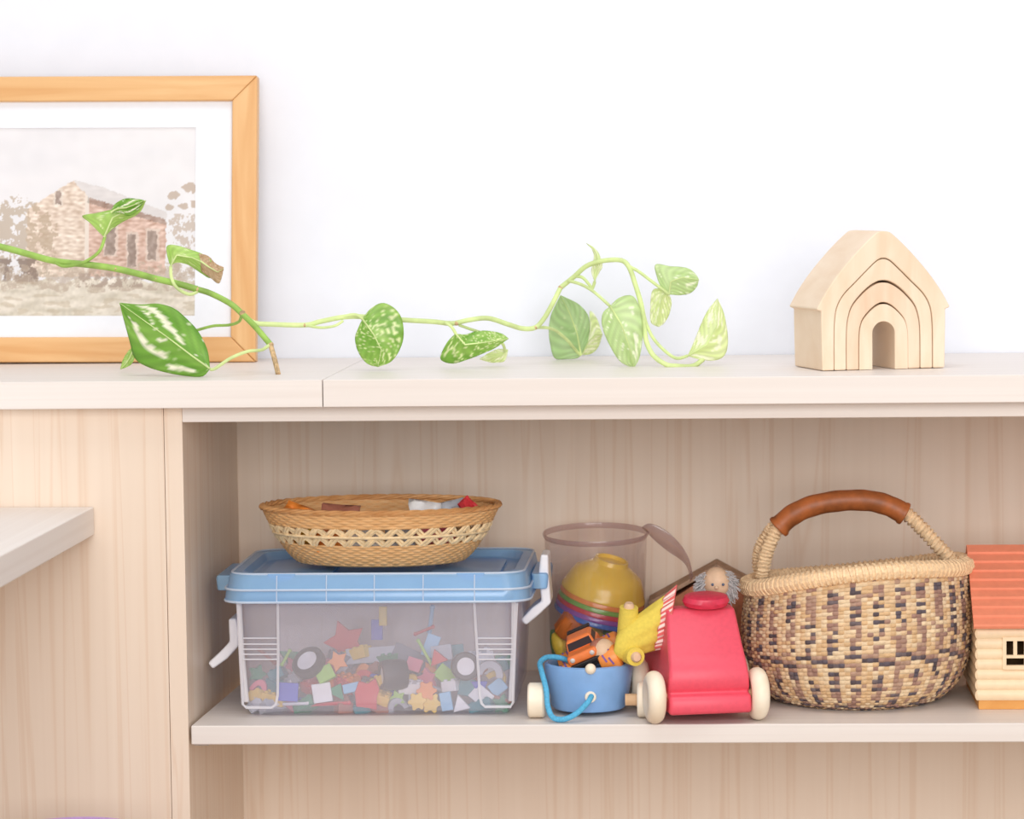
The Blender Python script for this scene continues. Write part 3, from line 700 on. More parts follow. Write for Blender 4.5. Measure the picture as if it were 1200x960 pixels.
# the rest of the heap: a loose grid, front layer lowest
kinds=[('brick','toy_brick','studded brick','toy brick'),('brick','toy_brick','studded brick','toy brick'),('tile','toy_tile','flat tile','toy block'),('rod','toy_rod','rod','toy piece'),('star','toy_star','star','toy piece'),('triangle','toy_triangle','triangle','toy block'),('arch','toy_arch','arch','toy block')]
allc=[c for c in COL if c not in('black',)]
used_px=[(p[1],p[2],p[3]) for p in pieces]+[(362,777,.058),(461,791,.062),(545,781,.062)]
def put(px,py,Y,big=1.0):
    kd,nm,ds,ct=random.choice(kinds); col=random.choice(allc)
    for (a,b,y) in used_px:
        if abs(a-px)<13 and abs(b-py)<9 and abs(Y-y)<.010: return
    if kd=='brick': s=(random.choice((.012,.018))*big,.011*big,.008*big); r=(random.uniform(-35,35),random.uniform(-40,40),random.uniform(-50,50))
    elif kd=='tile': s=(random.uniform(.011,.017)*big,random.uniform(.009,.014)*big,.004); r=(random.uniform(50,90),random.uniform(-40,40),random.uniform(-20,20))
    elif kd=='rod': s=(random.uniform(.014,.022)*big,0,.0035); r=(0,random.uniform(-50,50),random.uniform(-30,30))
    else: s=(random.uniform(.013,.018)*big,.011*big,.005); r=(random.uniform(-30,20),random.uniform(-60,60),random.uniform(-25,25))
    piece(kd,col,s,px,py,Y,r,nm,ds,ct)
for iz,(py,Yl) in enumerate(((829,.060),(818,.0625),(806,.068),(794,.076),(783,.088))):
    for ix in range(15):
        px=302+ix*20.3+random.uniform(-4,4)
        pyy=py+random.uniform(-4,4)
        if iz==0: pyy=min(pyy,829)
        if iz==4 and (ix in(0,1,8)): continue
        put(px,pyy,Yl+random.uniform(0,.004),1.15)
for ix in range(11):
    put(310+ix*28+random.uniform(-6,6),772+random.uniform(-6,6),.100+random.uniform(0,.006),1.25)
# labels: colour, kind and what lies next to it
LM=[('the tilted black wheel',362,777),('the thick black wheel',461,791),('the pale hubbed wheel',545,781),('the white square tile',377,813),('the blue square tile',338,811),('the red leaf-like piece',431,816),('the yellow cogs',497,826),('the white triangle',539,825),('the left front ribs',300,790),('the right front ribs',580,790),('the big red star',405,752),('the long grey slab',436,769)]
seen={}
for p in pieces:
    o,px,py,Y,col,ds,ct=p
    base=f'{col} {ds} in the clear bin, '
    own={'white square tile':'the white square tile','blue square tile':'the blue square tile','red leaf-like flat piece':'the red leaf-like piece','white triangle':'the white triangle','red big star':'the big red star','grey long slab':'the long grey slab','yellow cog':'the yellow cogs'}.get(f'{col} {ds}')
    c=sorted((((a-px)**2+(1.3*(b-py))**2)**.5,nm,a,b) for nm,a,b in LM if nm!=own)
    cand=[]
    for d,nm,a,b in c[:6]:
        dx,dy=px-a,py-b
        if abs(dx)>1.6*abs(dy): w='right of' if dx>0 else 'left of'
        elif abs(dy)>1.6*abs(dx): w='below' if dy>0 else 'above'
        else: w=('lower ' if dy>0 else 'upper ')+('right of' if dx>0 else 'left of')
        cand.append(w+' '+nm)
    lab=None
    for w in cand:
        for ex in ('',):
            l=base+w
            if l not in seen: lab=l; break
        if lab: break
    if lab is None: lab=base+'near the '+('bottom' if py>810 else 'top')+' of the heap, '+cand[0]
    seen[lab]=1; tag(o,lab,ct,'loose toy pieces in the clear bin')
# ------------------------------------------------------------------ oval cane basket on the lid
bk=P(443,660,.115); ZL=H1-.0012+.0006
BZ=H1+.0006
RXb=(P(586,590,.115).x-P(309,590,.115).x)/2; RYb=.070; BH=P(443,591,.115).z-BZ
bas=thing('cane_basket','shallow oval woven cane basket with an open lattice band on the blue lid','basket',(P(447,660,.115).x,.115,BZ))
def brad(v):   # radius factor against height fraction
    return .66+.34*(v**.62)
def cane_wall(v0,v1,rows,stakes,name):
    mb=MB(); nu=stakes*4; nv=rows*4; cols=[]
    vs=[]
    for j in range(nv+1):
        v=v0+(v1-v0)*j/nv; row=(j/4)
        for i in range(nu):
            u=2*PI*i/nu; off=.0007*math.cos(stakes/2*u*1.0*2/2+PI*int(row))*abs(math.sin(PI*row))+.0005*abs(math.sin(PI*row))
            k=brad(v); vs.append(Vector(((RXb*k+off)*math.cos(u),(RYb*k+off)*math.sin(u),v*BH)))
            sh_=noise.noise(Vector((u*9,int(row)*1.7,v0*5)))*.5
            c=Vector((222,174,120))+Vector((26,30,30))*sh_; 
            cols.append(lin([min(255,max(0,x)) for x in c]))
    fs=[]
    for j in range(nv):
        for i in range(nu): fs.append((j*nu+i,j*nu+(i+1)%nu,(j+1)*nu+(i+1)%nu,(j+1)*nu+i))
    mb.add(vs,fs); mb.c=cols
    return mb
w_=cane_wall(.02,.40,9,90,'w')
o0=len(w_.v); kb=brad(.02)
w_.add([Vector((RXb*kb*math.cos(2*PI*i/48),RYb*kb*math.sin(2*PI*i/48),.02*BH)) for i in range(48)],[tuple(range(48))])
w_.c+= [lin((206,156,98))]*48
w_.build('lower_weave',M['cane'],bas,solid=.0012)
cane_wall(.70,.97,6,90,'u').build('upper_weave',M['cane'],bas,solid=.0012)
lt=MB()
def bp(u,v,e=0): k=brad(v); return Vector(((RXb*k+e)*math.cos(u),(RYb*k+e)*math.sin(u),v*BH))
NL=34
for i in range(NL):
    u0=2*PI*i/NL; du=2*PI/NL
    for (va,vb) in ((.40,.55),(.55,.70)):
        for sg in (1,-1):
            for dd in (0,.22):
                lt.tube([bp(u0+du*dd,va),bp(u0+du*(dd+.25)*1 if sg>0 else u0+du*(dd-.25),(va+vb)/2,.0012*sg),bp(u0+du*(dd+.5) if sg>0 else u0+du*(dd-.5),vb)],.0016,5)
lt.build('lattice_band',M['cane_pale'],bas)
lb_=MB(); 
for v in (.55,): lb_.tube([bp(2*PI*i/80,v,.0015) for i in range(80)],.0014,6,closed=True)
lb_.build('lattice_cord',M['cane_pale'],bas)
rm=MB()
for ph in range(3):
    n=240; rm.tube([bp(2*PI*i/n,.985)+Vector((math.cos(2*PI*i/n)*.0018*math.cos(i*.42+ph*2.1),math.sin(2*PI*i/n)*.0018*math.cos(i*.42+ph*2.1),.0012*math.sin(i*.42+ph*2.1))) for i in range(n)],.0016,6,closed=True)
rm.build('rim',M['cane_rim'],bas)
# scraps lying in the basket
BO=Vector(bas.location)
def scrap(x,y,z,sx,sy,rot,col,label,nm='paper_scrap',cat='scrap'):
    random.seed(int(x*9999)+3); g=MB(); n=6; vs=[]
    for j in range(n+1):
        for i in range(n+1): vs.append(Vector(((i/n-.5)*sx,(j/n-.5)*sy,.004*math.sin(i*1.1+x*300)*math.cos(j*1.3))))
    g.add(vs,[(j*(n+1)+i,j*(n+1)+i+1,(j+1)*(n+1)+i+1,(j+1)*(n+1)+i) for j in range(n) for i in range(n)])
    o=g.build(nm,PM[col],solid=.0009,origin=(0,0,0)); o.location=BO+Vector((x,y,z)); o.rotation_euler=[math.radians(a) for a in rot]
    return tag(o,label,cat,'scraps in the cane basket')
T=BH
scrap(.040,-.002,T*.84,.030,.026,(52,10,20),'white','white card corner poking up in the cane basket, left of the red scrap')
scrap(.062,.010,T*.86,.024,.022,(48,-14,0),'grey','grey card corner next to the red scrap in the cane basket')
scrap(.079,.003,T*.92,.012,.020,(70,-40,20),'red','small red scrap poking above the cane basket rim')
scrap(.050,-.026,T*.57,.036,.022,(76,0,25),'pink','pink scrap behind the right of the lattice band')
scrap(-.072,-.008,T*.83,.030,.024,(40,20,-10),'orange','orange scrap at the left end of the cane basket')
scrap(-.035,-.010,T*.83,.034,.026,(40,5,0),'brown','brown scrap left of centre in the cane basket')
scrap(-.060,-.026,T*.57,.026,.020,(78,0,-30),'yellow','yellow scrap seen through the left of the lattice band')
scrap(-.040,-.044,T*.50,.026,.024,(80,0,-14),'orange','orange scrap behind the lattice band, right of the yellow scrap')
scrap(-.010,-.047,T*.54,.030,.026,(80,0,-4),'white','white scrap behind the lattice band left of its centre')
scrap(.022,-.047,T*.54,.026,.026,(80,0,4),'grey','grey scrap behind the middle of the lattice band')
# ------------------------------------------------------------------ clear tub with nested bowls
TC=P(700,800,.218); TY=.218
rt_=(P(757,622,TY).x-P(633,622,TY).x)/2; tz=P(697,623,TY).z
tubx=P(695,622,TY).x
tub=thing('clear_tub','clear round plastic tub holding rainbow bowls behind the blue wagon','tub',(P(700,780,TY).x,TY,0),(math.radians(4),0,0))
r1=rt_; r0_=rt_*.86
MB().lathe([(0,.0006),(r0_*.97,.0006),(r0_,.003),(r1*.96,tz-.012),(r1*.965,tz-.004),(r1*.955,tz-.004),(r1*.95,tz-.012),(r0_-.0012,.004),(0,.0018)],64).build('body',M['tub'],tub)
MB().lathe([(r1*.962,tz-.004),(r1*.99,tz-.002),(r1,tz),(r1*.99,tz+.0012),(r1*.97,tz+.0008),(r1*.957,tz-.003)],64,closed=True).build('rim',M['tubrim'],tub)
# curved clear strap at the right
cx=[(752,618,.20),(762,614,.20),(780,622,.20),(796,637,.20),(807,655,.20),(812,676,.20)]
pth=smoothpts(S(cx),6); n_=len(pth); v=[];f=[]
inn_=smoothpts(S([(757,622,.212),(766,632,.212),(783,646,.212),(798,656,.212),(806,666,.212),(809,682,.212)]),6)
for a,b in zip(pth,inn_): v+= [a-Vector(tub.location),b-Vector(tub.location)]
for i in range(n_-1): f.append((2*i,2*i+1,2*i+3,2*i+2))
mi=Matrix.Rotation(math.radians(-4),4,'X')
MB().add([mi@p for p in v],f).build('strap',M['tubrim'],tub,solid=.0008)
# bowls upside down, tilted
bc=P(700,721,TY-.004)
names=['blue','purple','red','green','orange','yellow']
bcol={'blue':(62,116,206),'purple':(150,84,176),'red':(212,60,70),'green':(124,180,76),'orange':(240,146,62),'yellow':(246,208,70)}
axis=(math.radians(-10),math.radians(15),0)
rot_m=(RZ(0)@RY(15)@RX(8)).to_3x3(); zdir=rot_m@Vector((0,0,1))
for k,nm in enumerate(names):
    R=.0385+.0003*(5-k); Hh=.030; off=.0044*k
    o=[(0,Hh),(.013,Hh),(.0135,Hh+.003),(.0155,Hh+.003),(.0165,Hh-.001),(R*.62,Hh-.006),(R*.80,Hh*.66),(R*.92,Hh*.36),(R*.98,.004),(R*1.02,.0015),(R*1.02,0)]
    i2=[(R*.96,0),(R*.93,.004),(R*.87,Hh*.35),(R*.75,Hh*.63),(R*.57,Hh-.009),(.010,Hh-.004),(0,Hh-.004)]
    pr=o+i2
    ob=MB().lathe(pr,64).build('bowl',plain('bowl_'+nm,bcol[nm],.18,.6,.01),origin=(0,0,0))
    ob.location=bc+zdir*off; ob.rotation_euler=rot_m.to_euler()
    pos={'blue':'outermost and lowest','purple':'second from the bottom','red':'third from the bottom','green':'above the red one','orange':'just under the yellow one','yellow':'topmost, its whole dome showing'}[nm]
    tag(ob,f'{nm} upside-down toy bowl in the clear tub, {pos}','bowl','rainbow nesting bowls in the clear tub')
# toy food in the tub
q=P(664,733,TY-.026)
cr_=MB().lathe([(0,0),(.009,0),(.0105,.002),(.011,.012),(.0105,.020),(.009,.0225),(0,.0235)],24,mtx=RY(35)@RX(20))
for a in range(8): cr_.tube([RY(35)@RX(20)@Vector((.0109*math.cos(a*PI/4),.0109*math.sin(a*PI/4),.002)),RY(35)@RX(20)@Vector((.0109*math.cos(a*PI/4),.0109*math.sin(a*PI/4),.020))],.0008,5)
cr_.build('toy_food',PM['brown'],origin=(0,0,0))
o=bpy.data.objects['toy_food']; o.location=q-Vector((.003,0,.008)); o.data.materials[0]=plain('rusty_orange',(206,112,44),.6); tag(o,'rusty orange stub of toy food left of the orange truck','toy food','toy food in the clear tub')
def crescent(name,a,b,c,r,mat,label):
    pts=smoothpts(S([a,b,c]),8); n=len(pts)
    o=MB().tube(pts,[r*(.35+.65*math.sin(PI*min(1,max(0,(i+1)/(n+1))))) for i in range(n)],14).build(name,mat,origin=tuple(P(*b))); return tag(o,label,'toy food','toy food in the clear tub')
YL=plain('toy_banana_yellow',(232,196,70),.5); GL=plain('toy_leaf_green',(70,140,60),.5)
crescent('toy_food',(671,722,TY-.02),(690,736,TY-.024),(706,752,TY-.02),.0085,YL,'yellow toy fruit under the blue bowl rim in the clear tub')
crescent('toy_food',(651,742,TY-.022),(657,757,TY-.026),(664,776,TY-.02),.0075,YL,'yellow toy fruit at the lower left of the clear tub')
crescent('toy_food',(648,738,TY-.012),(651,757,TY-.012),(655,780,TY-.01),.0045,GL,'green toy leaf at the left edge of the clear tub')
crescent('toy_food',(708,741,TY-.02),(716,745,TY-.024),(722,752,TY-.02),.006,GL,'green toy vegetable right of the orange truck in the clear tub')
crescent('toy_food',(652,775,TY-.02),(664,788,TY-.024),(676,796,TY-.02),.008,PM['red'],'red toy vegetable at the bottom of the clear tub')
# ------------------------------------------------------------------ blue wagon
wf=PZ(690,839,0)
WR=(P(742,775,.065).x-P(638,775,.065).x)/2
wag=thing('toy_wagon','small round blue wooden wagon with pale wheels and a cord','toy wagon',(P(690,800,.062).x,.026+WR,0))
WO=Vector(wag.location); zr=P(690,785,.026).z
MB().lathe([(0,.004),(WR*.80,.004),(WR*.86,.007),(WR*.96,.028),(WR,zr-.003),(WR*.99,zr),(WR*.93,zr+.001),(WR*.88,zr-.001),(WR*.84,.02),(WR*.8,.013),(0,.012)],64).build('body',M['blue'],wag)
def axle(y,zc,r,px0,px1,px2,px3,wl=True):
    for (a,b,side) in ((px0,px1,-1),(px2,px3,1)):
        if a is None: continue
        x0=P(a,815,y).x-WO.x; x1=P(b,815,y).x-WO.x; wdt=x1-x0
        wm=MB().lathe([(0,-wdt/2),(r*.9,-wdt/2),(r,-wdt/2+.0015),(r,wdt/2-.0015),(r*.9,wdt/2),(0,wdt/2)],40,mtx=TR((x0+x1)/2,y-WO.y,zc)@RY(90))
        wo=wm.build('wheel',M['wheelwood'],wag)
        pe=MB().tube([((x1 if side<0 else x0),y-WO.y,zc),((-WR*.84 if side<0 else WR*.84),y-WO.y,zc)],.0052,16); pe.build('axle_peg',M['beech'],wo)
axle(.034,.0152,.0151,619,638.5,747,761)
axle(.105,.0182,.0181,None,None,746,764)
bd=MB().ball((P(692,783,.026).x-WO.x,-WR-.0005,P(692,784,.026).z),.0047,10); bd.build('bead',M['wheelwood'],wag)
rgp=P(692,817,.028); hy=-WR*.93
MB().lathe([(.0016,0),(.0044,0),(.005,.0015),(.0044,.003),(.0016,.003)],24,closed=True,mtx=TR(rgp.x-WO.x,hy+.0005,rgp.z)@RX(90)).build('cord_ring',M['wheelwood'],wag)
cd_=smoothpts(S([(693,816,.024),(689,823,.016),(676,836,.010),(661,843,.008),(648,841,.010),(642,828,.014),(640,808,.020),(635,788,.030),(633,777,.045),(641,770.5,.055),(656,771,.06),(670,776,.062)]),8)
MB().tube([p-WO for p in cd_],.0024,12).build('cord',M['rope'],wag)
# ------------------------------------------------------------------ orange monster truck in the wagon
tp=P(690,772,.064)
trk=thing('toy_truck','orange toy monster truck lying tilted in the blue wagon','toy truck',tp,(math.radians(14),math.radians(-24),math.radians(-6)))
def T_(mb,name,mat,parent=trk,**k): return mb.build(name,mat,parent,**k)
trk.scale=(.88,.88,.88)
# local: front is -y, x across, z up ; overall about 50 mm wide
ch=MB().box(-.0145,.0145,-.021,.023,-.002,.007); ch.box(-.017,.017,-.025,-.020,.003,.0075); ch.box(-.004,.004,-.018,.02,-.008,-.001)
T_(ch,'chassis',M['black'],bevel=.0012)
sec=lambda hx0,y0,y1,z: [Vector((-hx0,y0,z)),Vector((hx0,y0,z)),Vector((hx0,y1,z)),Vector((-hx0,y1,z))]
cab_=MB().loft([sec(.0155,-.023,.022,.0072),sec(.016,-.0235,.0225,.012),sec(.0152,-.022,.022,.0165)])
T_(cab_,'lower_body',M['orange'],bevel=.002,seg=3)
rf_=MB().loft([sec(.0150,-.010,.019,.0160),sec(.0135,-.0055,.0165,.0235),sec(.0120,-.003,.0145,.0265)])
T_(rf_,'cab',M['orange'],bevel=.0022,seg=3)
wn=MB()
wn.add([(-.0128,-.0096,.0176),(.0128,-.0096,.0176),(.0116,-.0060,.0240),(-.0116,-.0060,.0240),(-.0128,-.0082,.0176),(.0128,-.0082,.0176),(.0116,-.0046,.0240),(-.0116,-.0046,.0240)],[(0,1,2,3),(7,6,5,4),(0,4,5,1),(1,5,6,2),(2,6,7,3),(3,7,4,0)])
T_(wn,'windscreen',M['glass_dark'])
for sx in (-1,1):
    sw=MB(); sw.add([(sx*.0152,-.006,.0178),(sx*.0152,.014,.0178),(sx*.0141,.012,.0232),(sx*.0141,-.003,.0232),(sx*.0138,-.006,.0178),(sx*.0138,.014,.0178),(sx*.0127,.012,.0232),(sx*.0127,-.003,.0232)],[(0,1,2,3),(7,6,5,4),(0,4,5,1),(1,5,6,2),(2,6,7,3),(3,7,4,0)])
    T_(sw,'side_window',M['glass_dark'])
    T_(MB().ball((sx*.0105,-.0232,.0125),.0026,8,(1,.5,1)),'headlight',M['silver'])
sp=MB().box(-.012,.012,.016,.022,.0245,.0275); sp.box(-.011,-.009,.017,.021,.016,.025); sp.box(.009,.011,.017,.021,.016,.025)
T_(sp,'roll_bar',M['black'],bevel=.0006)
for sx in (-1,1):
    for yy in (-.017,.017):
        sx=sx; wl=MB().lathe([(0,-.0100),(.0085,-.0100),(.0115,-.009),(.0125,-.007),(.0125,.007),(.0115,.009),(.0085,.0100),(0,.0100)],32,mtx=TR(sx*.0225,yy,-.003)@RY(90))
        wo=T_(wl,'wheel',M['orange_b'])
        fl=MB()
        for a in range(0,360,72):
            for xo_ in (-.0028,.0026): fl.box(-.0009,.0009,-.0042,.0042,.0117,.0127,mtx=TR(sx*.0225,yy,-.003)@RX(a+xo_*4000)@TR(xo_,0,0)@RZ(14))
        T_(fl,'flame_print',M['purple'],parent=wo)
        T_(MB().lathe([(0,.0107),(.004,.0107),(.0048,.0100),(.0048,.0085),(0,.0085)],20,mtx=TR(sx*.0225,yy,-.003)@RY(90*sx)),'hub',M['black'],parent=wo)
# ------------------------------------------------------------------ red car
cy_=math.radians(11)
cp=(PZ(770,848,0)+PZ(890,846,0))/2
car=thing('toy_car','red wooden toy car facing the viewer with pale round wheels','toy car',(cp.x,cp.y,0),(0,0,cy_))
hwid=.0355
zt=P(835,712,.04).z
# side profile (y backwards, z up)
prof=[(-.012,.009),(-.0135,.012),(-.0135,.020),(-.0115,.0245),(-.0035,.0262),(-.0065,.031),(-.0075,.040),(-.004,.050),(.004,.058),(.013,.068),(.021,.080),(.027,zt-.006),(.032,zt-.001),(.040,zt),(.052,zt),(.056,zt-.004),(.057,.060),(.096,.056),(.100,.074),(.108,.078),(.118,.074),(.126,.056),(.128,.030),(.124,.009)]
cm=MB()
rings=[]
for s in (-1,-.9,.9,1):
    rings.append([Vector((s*hwid*(1-.17*max(0,(z-.03))/.07)*(1 if abs(s)<1 else 1),y+(0 if abs(s)<1 else .0015*(1 if y<.05 else -1)),z)) for y,z in prof])
cm.loft(rings)
cb=cm.build('body',M['red'],car,bevel=.0028,seg=3,angle=50)
dz=P(831,704,.05)
MB().lathe([(0,-.0048),(.014,-.0052),(.0185,-.004),(.0205,0),(.0185,.004),(.014,.0052),(0,.0048)],48,mtx=TR(.0055,.036,zt+.0058)@RX(10)@Matrix.Diagonal((1,.72,1,1))).build('steering_wheel',M['red_disc'],car)
MB().tube([(.0055,.037,zt-.004),(.0055,.0365,zt+.003)],.003,12).build('steering_post',M['beech'],car)
wr=.0225
for sx,xo in ((-1,-.0455),(1,.0435)):
    for yy in (.004,.088):
        wd_=.0155; n=12
        pr=[(0,-wd_*.36),(wr*.45,-wd_*.40)]+[(wr-.0078+.0078*math.sin(PI*i/n),-wd_/2*math.cos(PI*i/n)) for i in range(n+1)]+[(wr*.45,wd_*.40),(0,wd_*.36)]
        wo=MB().lathe(pr,44,mtx=TR(xo,yy,wr+.0002)@RY(90)).build('wheel',M['wheelwood'],car)
        MB().tube([(xo,yy,wr),(sx*hwid*.9,yy,wr)],.0048,16).build('axle_peg',M['beech'],wo)
# doll sitting in the car
dh=P(837,686,.075)
dl_=thing('doll','bald wooden doll with fluffy grey hair sitting in the red car','doll',(dh.x,.086,.0575))
DO=Vector(dl_.location)
hr=.0118; hz=P(839,684,.086).z-.0575
hd=MB().ball((0.002,0,hz+.001),hr,14,(1,.95,1.15)); hd.ball((.002,-.0115,hz-.002),.0018,6)
hdo=hd.build('head',M['skin'],dl_)
for ex in (-.0030,.0062):
    MB().ball((ex+.0016,-.0108,hz+.0005),.0013,6,(1,.5,1)).build('eye',M['eye'],hdo)
random.seed(5)
hr_=MB()
for sx in (-1,1):
    for i in range(300):
        a=random.uniform(-1.0,1.2); b=random.uniform(-.35,1.2)
        base=Vector((.002+sx*hr*.72*math.cos(a),hr*.55*b,hz+hr*.65*math.sin(a)-.001))
        d=Vector((sx*random.uniform(.35,1),random.uniform(-.6,.3),random.uniform(-.75,.65))).normalized()
        L_=random.uniform(.007,.0135)
        m_=base+d*L_*.5+Vector((random.uniform(-.002,.002),random.uniform(-.002,.002),random.uniform(-.002,.002)))
        e=base+d*L_+Vector((0,0,-.004))
        hr_.tube([base,m_,e],[.0007,.0006,.0003],4)
hr_.build('hair',M['hair'],hdo)
MB().lathe([(0,0),(.016,0),(.0165,.004),(.013,.022),(.007,hz-hr-.002),(.005,hz-hr+.002),(0,hz-hr+.003)],24,sx=1.25).build('robe',M['carcloth'],dl_)
# ------------------------------------------------------------------ doll in a yellow dress
dp=P(752,742,.085)
d2=thing('doll','doll in a yellow dress lying between the blue wagon and red car','doll',tuple(P(748,765,.055)))
D2=Vector(d2.location)
neck=P(722,756,.046); hem=P(776,729,.046)
ax=(hem-neck).normalized(); L_=(hem-neck).length
e1=Vector((0,1,0)); e1=(e1-ax*e1.dot(ax)).normalized(); e2=Vector((.18,0,.984))
def ringat(t,r,ry,n=40,amp=0,fr=9):
    c=neck+ax*(t*L_); return [c-D2+e2*((r+amp*math.cos(fr*a))*math.cos(a))+e1*((ry+amp*math.cos(fr*a))*math.sin(a)) for a in [2*PI*i/n for i in range(n)]]
dr=MB().loft([ringat(-.02,.008,.008),ringat(.03,.0125,.010),ringat(.2,.0165,.011),ringat(.38,.0178,.0112,amp=.0004),ringat(.55,.0195,.0115,amp=.0006),ringat(.75,.0215,.0118,amp=.0008),ringat(.95,.0232,.012,amp=.0009)],True,False)
dr.build('dress',M['yellowcloth'],d2,solid=.0012,angle=70)
fr=MB(); n=180; vs=[];cols=[];fs=[]
for k in range(9):
    t=.92+.035*k
    for i in range(n):
        a=2*PI*i/n; am=.0004+.0010*(k/8); wv=am*math.cos(19*a+.6*math.sin(3*a))+.0008*(k/8)*math.cos(5*a)
        c=neck+ax*(t*L_)
        vs.append(c-D2+e2*((.0232+.0004*k+wv)*math.cos(a))+e1*((.0120+.0003*k+wv)*math.sin(a)))
        st=(i//3)%2; cc=(222,108,104) if (st or k in(0,8)) else (246,222,214)
        cols.append(lin(cc))
for k in range(8):
    for i in range(n): fs.append((k*n+i,k*n+(i+1)%n,(k+1)*n+(i+1)%n,(k+1)*n+i))
fr.add(vs,fs); fr.c=cols; tag(fr.build('frill',M['stripe'],d2,solid=.0008,angle=80),'red and white striped frill')
for pts,lab in (([(736,748,.052),(736,731,.048),(737,712,.044)],None),([(733,762,.050),(740,767,.042),(745,770,.032)],None)):
    sv_=smoothpts(S(pts),4); sl=MB().tube([p-D2 for p in sv_],[.0098-.002*i/len(sv_)*(1) for i in range(len(sv_))],18)
    so=sl.build('sleeve',M['yellowcloth'],d2)
    e=sv_[-1]-D2; dd=(sv_[-1]-sv_[-2]).normalized()
    MB().tube([e-dd*.004,e+dd*.002,e+dd*.0042],[.0044,.0046,.0032],14).build('hand',M['skin'],so)
hh=MB().ball(neck-ax*.0125-D2+Vector((0,.004,0)),.0105,12); hdo=hh.build('head',M['skin'],d2)
hm=MB().ball(neck-ax*.0150-D2+Vector((0,.006,.001)),.0110,12); hm.build('hair',PM['brown'],hdo)
# ------------------------------------------------------------------ gabled toy house behind the car
gp=P(840,661,.245)
gh=thing('toy_house','terracotta gabled toy house behind the doll with grey hair','toy house',(gp.x,.245,0))
gz=gp.z
def gx(px): return P(px,690,.245).x-gp.x
e0=gx(760); e1_=gx(900)
# only the gable is seen above the car
zE=P(776,705,.245).z
MB().prism([(e0*.8,0),(-e0*.8,0),(-e0*.8,zE-.004),(0,gz-.006),(e0*.8,zE-.004)],.002,.036).build('body',M['brown_roof'],gh,bevel=.001)
th_=.0045
MB().prism([(e0,zE),(0,gz),(0,gz-th_),(e0,zE-th_)],-.002,.04).build('roof_slope',M['brown_edge'],gh,bevel=.0006)
MB().prism([(-e0,zE),(-e0,zE-th_),(0,gz-th_),(0,gz)],-.002,.04).build('roof_slope',M['brown_edge'],gh,bevel=.0006)
# ------------------------------------------------------------------ round market basket
BY=.128
cxp=P(1004,740,BY)
mk=thing('market_basket','round straw market basket with brown checks and leather handle','basket',(cxp.x,BY,0))
MO=Vector(mk.location)
RB=(P(1139,740,BY).x-P(870,740,BY).x)/2-.0015
zl=P(872,688,BY).z; zrr=P(1137,662,BY).z
def rimz(u):
    s=math.sin(u); return (zl+zrr)/2+(zrr-zl)/2*math.cos(u)+ (.0135*s*s if s<0 else -.009*s*s)
ROWS=44; STK=128
def bprof(v):
    # v 0 bottom centre .. 1 rim -> (radius factor, height factor)
    pts=[(0,0,.012),(.12,.34,.004),(.22,.60,.012),(.32,.79,.075),(.42,.905,.19),(.52,.97,.34),(.62,.998,.49),(.74,1.0,.66),(.87,.985,.83),(1,.965,1.0)]
    for i in range(len(pts)-1):
        if v<=pts[i+1][0]+1e-9:
            a,b=pts[i],pts[i+1]; t=(v-a[0])/(b[0]-a[0])
            p=pts[max(0,i-1)]; q=pts[min(len(pts)-1,i+2)]
            def h(k):
                m0=(b[k]-p[k])/max(1e-6,(b[0]-p[0]))*(b[0]-a[0]); m1=(q[k]-a[k])/max(1e-6,(q[0]-a[0]))*(b[0]-a[0])
                return (2*t**3-3*t*t+1)*a[k]+(t**3-2*t*t+t)*m0+(-2*t**3+3*t*t)*b[k]+(t**3-t*t)*m1
            return h(1),h(2)
    return pts[-1][1],pts[-1][2]
TAN=[(241,206,164),(231,192,146),(248,220,182)]; DK=[(106,96,104),(122,108,110),(96,84,88)]; MV=[(184,146,128),(196,160,138),(172,134,120)]
random.seed(11)
nu=STK*4; SUB=4; nv=ROWS*SUB; vs=[];cols=[];fs=[]
hash_=[[random.random() for _ in range(STK)] for _ in range(ROWS+1)]
def cellcol(row,c):
    r=hash_[row][c%STK]; col=c//2; g=row/ROWS
    if g<.14: band_,kind_=0,'check'
    elif g<.22: band_,kind_=1,'twill'
    elif g<.46: band_,kind_=(row//3),'check'
    elif g<.54: band_,kind_=1,'twill'
    elif g<.92: band_,kind_=(row//3),'check'
    else: band_,kind_=0,'tan'
    hb=noise.noise(Vector((col*5.13,band_*3.7,1.5)))
    if kind_=='twill': k='D' if ((c+row*3)%9)<3 else ('M' if ((c+row*3)%9)<6 else 'T')
    elif col%2==0: k='T' if r<.95 else 'M'
    else:
        base='D' if hb>.0 else 'M'
        if kind_=='tan': k='M' if r<.4 else 'T'
        elif band_%2 and hb<-.25: k='T' if r<.6 else 'M'
        elif row%2: k=base if r<.85 else 'T'
        else: k='M' if r<.42 else ('T' if r<.82 else base)
    return {'T':TAN,'D':DK,'M':MV}[k][int(r*97)%3]
for j in range(nv+1):
    v=.10+.90*j/nv; row=min(ROWS-1,j//SUB); fr_=(j%SUB)/SUB if j<nv else 1
    rf,hf=bprof(v)
    for i in range(nu):
        u=2*PI*i/nu; st=i//4
        cyc=math.sin(PI*((i%4)+.5)/4); par=1 if (st+row)%2 else .35
        off=.0017*par*cyc*math.sin(PI*max(.12,fr_) if fr_ else .05)+.0004*noise.noise(Vector((i*.9,j*.7,3)))
        x=(RB*rf+off)*math.cos(u); y=(RB*.98*rf+off)*math.sin(u); z=hf*rimz(u)-(.001 if v<.3 else 0)
        vs.append(Vector((x,y,max(.0003,z-off*(1-v)*.5)))); cols.append(lin([w*(.80 if (j%SUB==0) else (.93+.09*noise.noise(Vector((i*.21,j*1.9,7))))) for w in cellcol(row,st)]))
